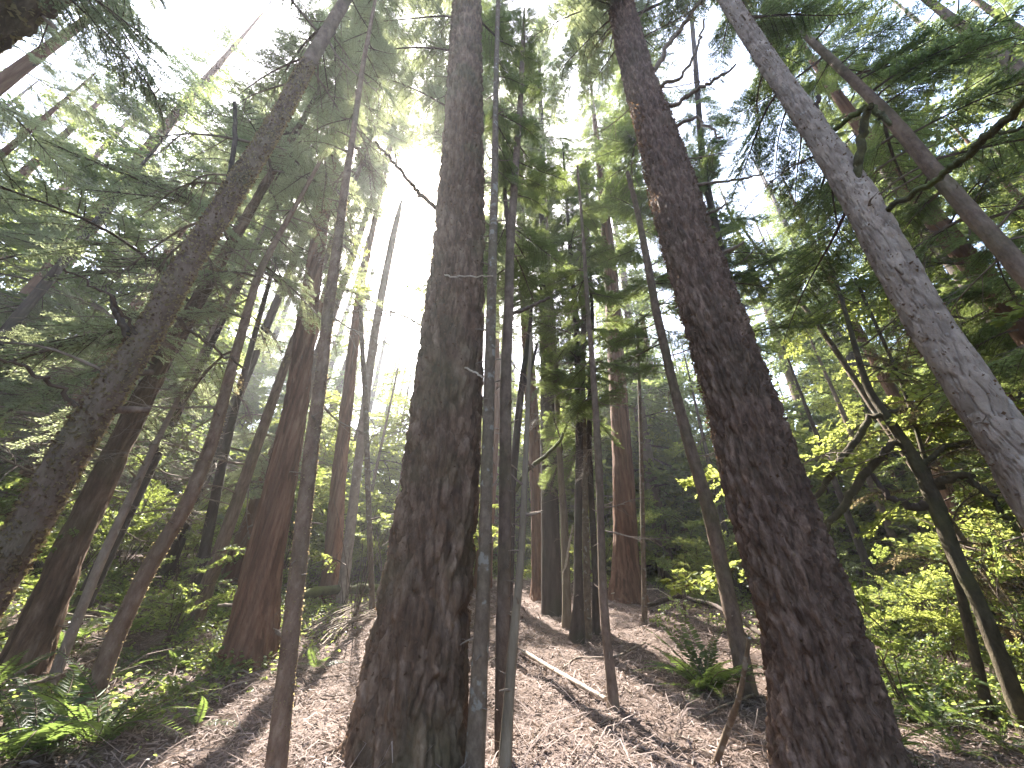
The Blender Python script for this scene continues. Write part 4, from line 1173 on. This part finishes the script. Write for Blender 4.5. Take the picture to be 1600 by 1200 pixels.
for (px, py), L, n, lab, s in [
    ((1105, 1085), 1.25, 36, 'bushy sword fern at the foot of the straight brown trunk', 1),
    ((145, 1170), 0.95, 19, 'sword fern with a few sunlit yellow-green fronds beside the crooked trunk', 2),
    ((30, 1195), 1.05, 20, 'sword fern spilling over the bank in front of the crooked trunk', 3),
    ((495, 1045), 0.6, 9, 'small sunlit fern on the bright slope behind the slim lit trunk', 4),
    ((640, 1010), 0.5, 8, 'small fern half hidden behind the great fir', 5),
    ((100, 1010), 0.8, 15, 'pale green fern under the shadowed trunk on the bank', 6),
    ((1470, 1130), 0.8, 14, 'dark fern in the shade beyond the great red-barked fir', 7),
]:
    g = ground_pt(px, py)
    fern(g[0], g[1], L, n, lab, 700 + s)
FC = {True: 0, False: 0}
for q in range(900):
    left = rr_.random() < 0.6
    if FC[left] >= (52 if left else 26): continue
    px = rr_.uniform(-80, 345) if left else rr_.uniform(1340, 1660)
    py = rr_.uniform(905, 1150) if left else rr_.uniform(985, 1190)
    g = ground_pt(px, py)
    if not spot_ok(g[0], g[1], 0.62) or np.hypot(g[0], g[1]) > 17: continue
    fern(g[0], g[1], rr_.uniform(0.45, 0.85), rr_.randint(8, 14), 'sword fern in the fern bed near ' + near(g[0], g[1]) if left else 'sword fern in the right-hand undergrowth near ' + near(g[0], g[1]), 720 + q,
         'ferns on the left bank' if left else 'ferns in the right-hand undergrowth')
    FC[left] += 1

# ================================================================== SHRUBS
def shrub(x, y, h, n, protos, label, seed, group=None, el=(0.85, 0.35)):
    rnd = random.Random(seed)
    base = np.array([x, y, hz(x, y) - 0.02])
    r = thing('shrub', base, label, 'shrub', group)
    mb = MB()
    for k in range(max(4, n // 3)):
        a = rnd.uniform(0, 6.283); lean = rnd.uniform(0.1, 0.55); L = h * rnd.uniform(0.6, 1.0)
        s = np.linspace(0, 1, 6)
        P = np.stack([math.cos(a) * lean * L * s ** 1.3, math.sin(a) * lean * L * s ** 1.3, L * s], 1)
        P[1:] += np.array([[rnd.gauss(0, 0.02) for _ in range(3)] for _ in range(5)])
        mb.tube(P, np.linspace(0.012, 0.004, 6), 4)
        for _ in range(3):
            f = rnd.uniform(0.3, 1.0)
            st = np.array([np.interp(f, s, P[:, c]) for c in range(3)])
            Lb = h * rnd.uniform(0.3, 0.6)
            m3 = rotm(a + rnd.gauss(0, 1.0), rnd.gauss(0.4, 0.35), rnd.gauss(0, 0.3))
            if not seg_clear([base + st + np.array(m3.col[0]) * Lb * 0.5, base + st + np.array(m3.col[0]) * Lb], Lb, rnd, 0.8):
                continue
            put(rnd.choice(protos), r, Matrix.Translation(Vector(st.tolist())) @ (m3 * Lb).to_4x4())
    ob('stem', mb.mesh('stem', [MT['twig']]), r)
    placed.append((x, y))

for px, d, h, n, pr, lab, s in [
    (565, 11.0, 3.4, 24, LEAFY, 'tall bush of glowing yellow-green leaves left of the great fir', 1),
    (610, 12.5, 4.2, 26, LEAFY, 'bright leafy bush in the sunlit gap behind the great fir', 2),
    (500, 13.5, 2.6, 22, SHRUB, 'dark glossy-leaved bush behind the pile of fallen sticks', 3),
    (545, 12.8, 1.6, 18, SHRUB, 'low grey-green bush at the head of the stick pile', 4),
    (930, 17.0, 3.5, 22, LEAFY, 'sunlit bush between the dark clump and the thick maroon trunk', 5),
    (1060, 13.5, 2.4, 20, SHRUB, 'leafy bush beyond the straight brown trunk', 6),
    (1340, 9.0, 1.9, 18, SHRUB, 'leafy bush right beside the great red-barked fir', 7),
    (300, 9.8, 1.5, 18, SHRUB, 'low dark bush at the side of the broad ribbed trunk', 8),
]:
    x, y = bearing(px, d)
    shrub(x, y, h, n, pr, lab, 800 + s)
SC = [0, 0, 0]
for q in range(2000):
    sd = rr_.randrange(3)
    if SC[sd] >= (44, 34, 36)[sd]: continue
    if sd == 0: px, d = rr_.uniform(1290, 1800), rr_.uniform(7.5, 17)
    elif sd == 1: px, d = rr_.uniform(-250, 380), rr_.uniform(8.5, 18)
    else: px, d = rr_.uniform(350, 1290), rr_.uniform(15.5, 24)
    x, y = bearing(px, d)
    if not spot_ok(x, y, 0.8): continue
    if sd == 0: lab, gr, pr, h = 'yellow-green leafy bush in the bright undergrowth near ', 'bushes in the bright undergrowth', (LEAFY if rr_.random() < 0.7 else SHRUB), rr_.uniform(1.0, 3.4)
    elif sd == 1: lab, gr, pr, h = 'dark green bush on the shaded bank near ', 'bushes on the left bank', SHRUB, rr_.uniform(0.9, 2.8)
    else: lab, gr, pr, h = 'bush at the far rim of the clearing near ', 'bushes at the rim of the clearing', (LEAFY if rr_.random() < 0.6 else SHRUB), rr_.uniform(1.4, 3.6)
    shrub(x, y, h, 22, pr, lab + near(x, y), 830 + q, gr)
    SC[sd] += 1

# ================================================================== FALLEN WOOD
def fallen(pts, mat, label, seed, name='fallen_branch', group=None, sides=8, lift=0.0, cat='branch', twigs=0, wob=0.012):
    """pts: (px, py, diameter m, height above ground m)"""
    rng = np.random.default_rng(seed)
    P, rad = [], []
    for px, py, dia, h in pts:
        g = ground_pt(px, py)
        if h > 0:
            # raise the point: pull it nearer along its own bearing until it sits h above the floor
            d = ray(px, py)
            ts = np.linspace(1.0, 60, 4000); Q = EYE + d[None] * ts[:, None]
            hh = Q[:, 2] - hgt(Q[:, 0], Q[:, 1])
            kk = np.where(hh < h)[0]
            g = Q[kk[0]] if len(kk) else g
        P.append(g + np.array([0, 0, dia * 0.4])); rad.append(dia / 2)
    P = np.array(P); k = np.arange(len(P)); s = np.linspace(0, len(P) - 1, (len(P) - 1) * 6 + 1)
    C = np.stack([np.interp(s, k, P[:, c]) for c in range(3)], 1); rr2 = np.interp(s, k, rad)
    C[1:-1] += rng.normal(0, 1, (len(C) - 2, 3)) * wob * 0.5
    base = C[0].copy()
    r = thing(name, base, label, cat, group)
    mb = MB(); mb.tube(C - base, rr2 * (1 + 0.12 * rng.normal(0, 1, len(rr2))), sides)
    st_ = ob('stem', mb.mesh('stem', [MT[mat]]), r)
    for q in range(twigs):
        i = rng.integers(2, len(C) - 1)
        d = norm(C[i] - C[i - 1] + rng.normal(0, 0.5, 3) * np.linalg.norm(C[i] - C[i - 1]) * 1.5)
        L = rng.uniform(0.15, 0.5)
        t3 = np.linspace(0, 1, 5)
        pts3 = (C[i] - base) + d * (t3 * L)[:, None] + rng.normal(0, 0.015, (5, 3)) * t3[:, None]
        m2 = MB(); m2.tube(pts3, np.linspace(rr2[i] * 0.5, 0.002, 5), 4)
        ob('twig', m2.mesh('twig', [MT[mat]]), st_)
    return r
fallen([(816, 1020, 0.075, 0.06), (852, 1042, 0.075, 0.05), (900, 1070, 0.07, 0.04), (946, 1096, 0.06, 0.03)], 'palewood', 'pale peeled pole lying on the needles beside the bowed trunk', 1, 'fallen_pole', sides=12, cat='log', wob=0.004)
fallen([(340, 948, 0.05, 0.75), (372, 948, 0.05, 0.8), (402, 968, 0.055, 0.6), (440, 996, 0.06, 0.35)], 'deadtwig', 'arched dead branch lying in front of the broad ribbed trunk', 2, twigs=4)
fallen([(955, 928, 0.03, 0.2), (990, 922, 0.03, 0.35), (1028, 921, 0.03, 0.35), (1050, 935, 0.025, 0.15), (1075, 948, 0.02, 0.05)], 'palewood', 'thin pale stick arching over the ground by the pencil-thin pole', 3)
fallen([(30, 1075, 0.03, 0.3), (90, 1058, 0.03, 0.3), (130, 1040, 0.025, 0.3), (150, 1030, 0.02, 0.3)], 'deadtwig', 'grey dead stick caught in the ferns by the crooked trunk', 4, twigs=3)
fallen([(80, 958, 0.02, 0.5), (130, 962, 0.02, 0.5), (180, 968, 0.02, 0.4)], 'palewood', 'thin straight dead stick across the fern bank', 5)
fallen([(1008, 1005, 0.04, 0.05), (960, 1030, 0.045, 0.08), (900, 1030, 0.04, 0.05), (880, 1045, 0.03, 0.03)], 'deadtwig', 'crooked dead branch lying between the clump and the bowed trunk', 6, twigs=4)
fallen([(1090, 1125, 0.03, 0.03), (1140, 1100, 0.03, 0.05), (1180, 1085, 0.025, 0.05)], 'deadtwig', 'short dead branch under the bushy fern', 7, twigs=2)
fallen([(560, 1130, 0.05, 0.08), (590, 1085, 0.05, 0.15), (620, 1050, 0.05, 0.15), (650, 1020, 0.04, 0.15)], 'greenmoss', 'mossy branch lying against the foot of the great fir', 8, twigs=3)
fallen([(450, 940, 0.22, 0.25), (500, 930, 0.24, 0.3), (560, 926, 0.24, 0.3), (620, 922, 0.22, 0.3)], 'greenmoss', 'mossy log lying behind the pile of fallen sticks', 9, 'fallen_log', sides=14, cat='log')
fallen([(1200, 1000, 0.1, 0.3), (1120, 950, 0.14, 0.35), (1060, 935, 0.16, 0.35), (1010, 950, 0.14, 0.1)], 'dark', 'dark curved log behind the bushy fern', 10, 'fallen_log', sides=12, cat='log')
# the stick propped against the great red-barked fir
gs = ground_pt(1118, 1195)
r = thing('leaning_stick', gs, 'lichen-pale stick propped against the great red-barked fir', 'stick')
tip = plane_pt(1176, 1000, tC.base - np.array([0.35, 0.5, 0]))
s = np.linspace(0, 1, 16)
C = gs + (tip - gs) * s[:, None] + np.stack([0.03 * np.sin(4 * s), 0 * s, 0.02 * np.sin(7 * s)], 1)
mb = MB(); mb.tube(C - gs, np.linspace(0.034, 0.017, 16) * (1 + 0.08 * np.sin(s * 31)), 10)
ob('stem', mb.mesh('stem', [MT['sapling']]), r)
# heap of slender sticks behind the slim lit trunk
for k in range(28):
    x0, y0 = rr_.uniform(470, 520), rr_.uniform(965, 1010)
    x1, y1 = rr_.uniform(560, 600), rr_.uniform(935, 965)
    fallen([(x0, y0, 0.03, rr_.uniform(0.02, 0.12)), ((x0 + x1) / 2, (y0 + y1) / 2 - rr_.uniform(0, 8), 0.026, rr_.uniform(0.1, 0.3)), (x1, y1, 0.015, rr_.uniform(0.1, 0.35))],
           'deadtwig', 'slender dead stick in the loose heap behind the slim lit trunk', 900 + k, group='sticks in the loose heap', twigs=1, sides=6)
for k in range(64):
    x0, y0 = rr_.choice([(rr_.uniform(830, 1190), rr_.uniform(960, 1190)), (rr_.uniform(240, 590), rr_.uniform(1050, 1190))])
    a = rr_.uniform(0, 6.28); l = rr_.uniform(18, 46)
    fallen([(x0, y0, 0.02, 0.0), (x0 + l * math.cos(a), min(1235, y0 + 0.35 * l * math.sin(a)), 0.014, 0.02), (x0 + 2 * l * math.cos(a + 0.3), min(1240, y0 + 0.7 * l * math.sin(a + 0.3)), 0.008, 0.0)],
           'deadtwig', 'thin dead twig lying loose on the open needle floor', 950 + k, 'fallen_twig', group='twigs loose on the needle floor', cat='twig', twigs=1, sides=5)

# ================================================================== LITTER
def litter():
    rng = np.random.default_rng(77)
    n = 95000
    a = rng.uniform(-1.15, 1.15, n); d = 2.6 + 16 * rng.random(n) ** 1.5
    x = d * np.sin(a); y = d * np.cos(a)
    z = hgt(x, y)
    L = rng.uniform(0.035, 0.17, n) * (1 + (rng.random(n) < 0.08) * rng.uniform(1, 3.5, n))
    W = rng.uniform(0.0018, 0.0055, n) * (1 + d / 9)
    th = rng.uniform(0, 2 * math.pi, n)
    dv = np.stack([np.cos(th), np.sin(th), rng.normal(0.06, 0.22, n)], 1)
    sd = np.stack([-np.sin(th), np.cos(th), rng.normal(0, 0.5, n)], 1)
    sd = norm(sd)
    c = np.stack([x, y, z + rng.uniform(0.0, 0.03, n)], 1)
    cv = rng.normal(0, 0.22, n)
    p0 = c; p1 = c + dv * (L * 0.5)[:, None] + sd * (cv * L)[:, None] + np.array([0, 0, 1]) * (np.abs(rng.normal(0, 0.12, n)) * L)[:, None]; p2 = c + dv * L[:, None]
    w = sd * W[:, None]
    V = np.stack([p0 - w, p0 + w, p1 + w, p1 - w, p2 + w * 0.5, p2 - w * 0.5], 1).reshape(-1, 3)
    i = np.arange(n)[:, None] * 6
    Q = np.concatenate([i + np.array([[0, 1, 2, 3]]), i + np.array([[3, 2, 4, 5]])], 0)
    o = ob('needle_litter', make_mesh('needle_litter', V, Q, None, MT['litter'], False))
    tag(o, 'carpet of fallen needles and fine twigs covering the forest floor', 'litter', kind='stuff')
litter()

# ================================================================== UNDERGROWTH
def undergrowth():
    rng = np.random.default_rng(78)
    n = 60000
    a = rng.uniform(-1.25, 1.25, n); d = 4.0 + 20 * rng.random(n) ** 0.9
    x = d * np.sin(a); y = d * np.cos(a)
    m = fbm(np.stack([x * 0.5, y * 0.5, x * 0], 1), 41, 3)
    left = sstep(2.6, 5.0, -x - 0.03 * y); right = sstep(4.2, 6.5, x - 0.05 * y); back = sstep(16, 20, y)
    keep = rng.random(n) < np.clip(np.maximum(np.maximum(left, right), back), 0, 1) * sstep(0.36, 0.56, m)
    x, y = x[keep], y[keep]; k = len(x)
    # little plants: each a tuft of leaves on a short stalk
    per = 5
    z = hgt(x, y)
    h = rng.uniform(0.04, 0.34, k)
    bx = np.repeat(np.stack([x, y, z], 1), per, 0)
    f = rng.uniform(0.3, 1.0, k * per) * np.repeat(h, per)
    th = rng.uniform(0, 6.283, k * per)
    off = np.stack([np.cos(th), np.sin(th), np.zeros(k * per)], 1) * (f * rng.uniform(0.1, 0.7, k * per))[:, None]
    base = bx + off + np.array([0, 0, 1]) * f[:, None]
    dv = norm(np.stack([np.cos(th), np.sin(th), rng.normal(-0.1, 0.4, k * per)], 1))
    Lf = rng.uniform(0.03, 0.085, k * per)
    V, Q = leaf_quads(base, dv, Lf, Lf * 0.36, rng)
    o = ob('undergrowth', make_mesh('undergrowth', V, Q, None, MT['leaf2'], False))
    tag(o, 'low leafy undergrowth covering the banks at both sides of the clearing', 'undergrowth', kind='stuff')
undergrowth()

# ================================================================== HAZE
if HAZE > 0:
    s = 420
    V = np.array([[x, y, z] for z in (-12, 60) for y in (-s, s + 20) for x in (-s, s)], float)
    Q = [[0, 2, 3, 1], [4, 5, 7, 6], [0, 1, 5, 4], [2, 6, 7, 3], [0, 4, 6, 2], [1, 3, 7, 5]]
    m = bpy.data.materials.new('forest_air'); m.use_nodes = True
    t = m.node_tree; t.nodes.clear()
    o_ = t.nodes.new('ShaderNodeOutputMaterial'); v_ = t.nodes.new('ShaderNodeVolumePrincipled')
    v_.inputs['Color'].default_value = (0.93, 0.95, 1.0, 1)
    v_.inputs['Density'].default_value = HAZE
    v_.inputs['Anisotropy'].default_value = 0.5
    t.links.new(v_.outputs[0], o_.inputs['Volume'])
    h = ob('haze', make_mesh('haze', V, Q, None, m, False))
    tag(h, 'thin sunlit forest air', kind='stuff')
print('boughs', N_B, 'mid', len(MID), 'far', nfar, 'objects', len(bpy.data.objects), 'tris', sum(len(m.polygons) * 2 for m in bpy.data.meshes))
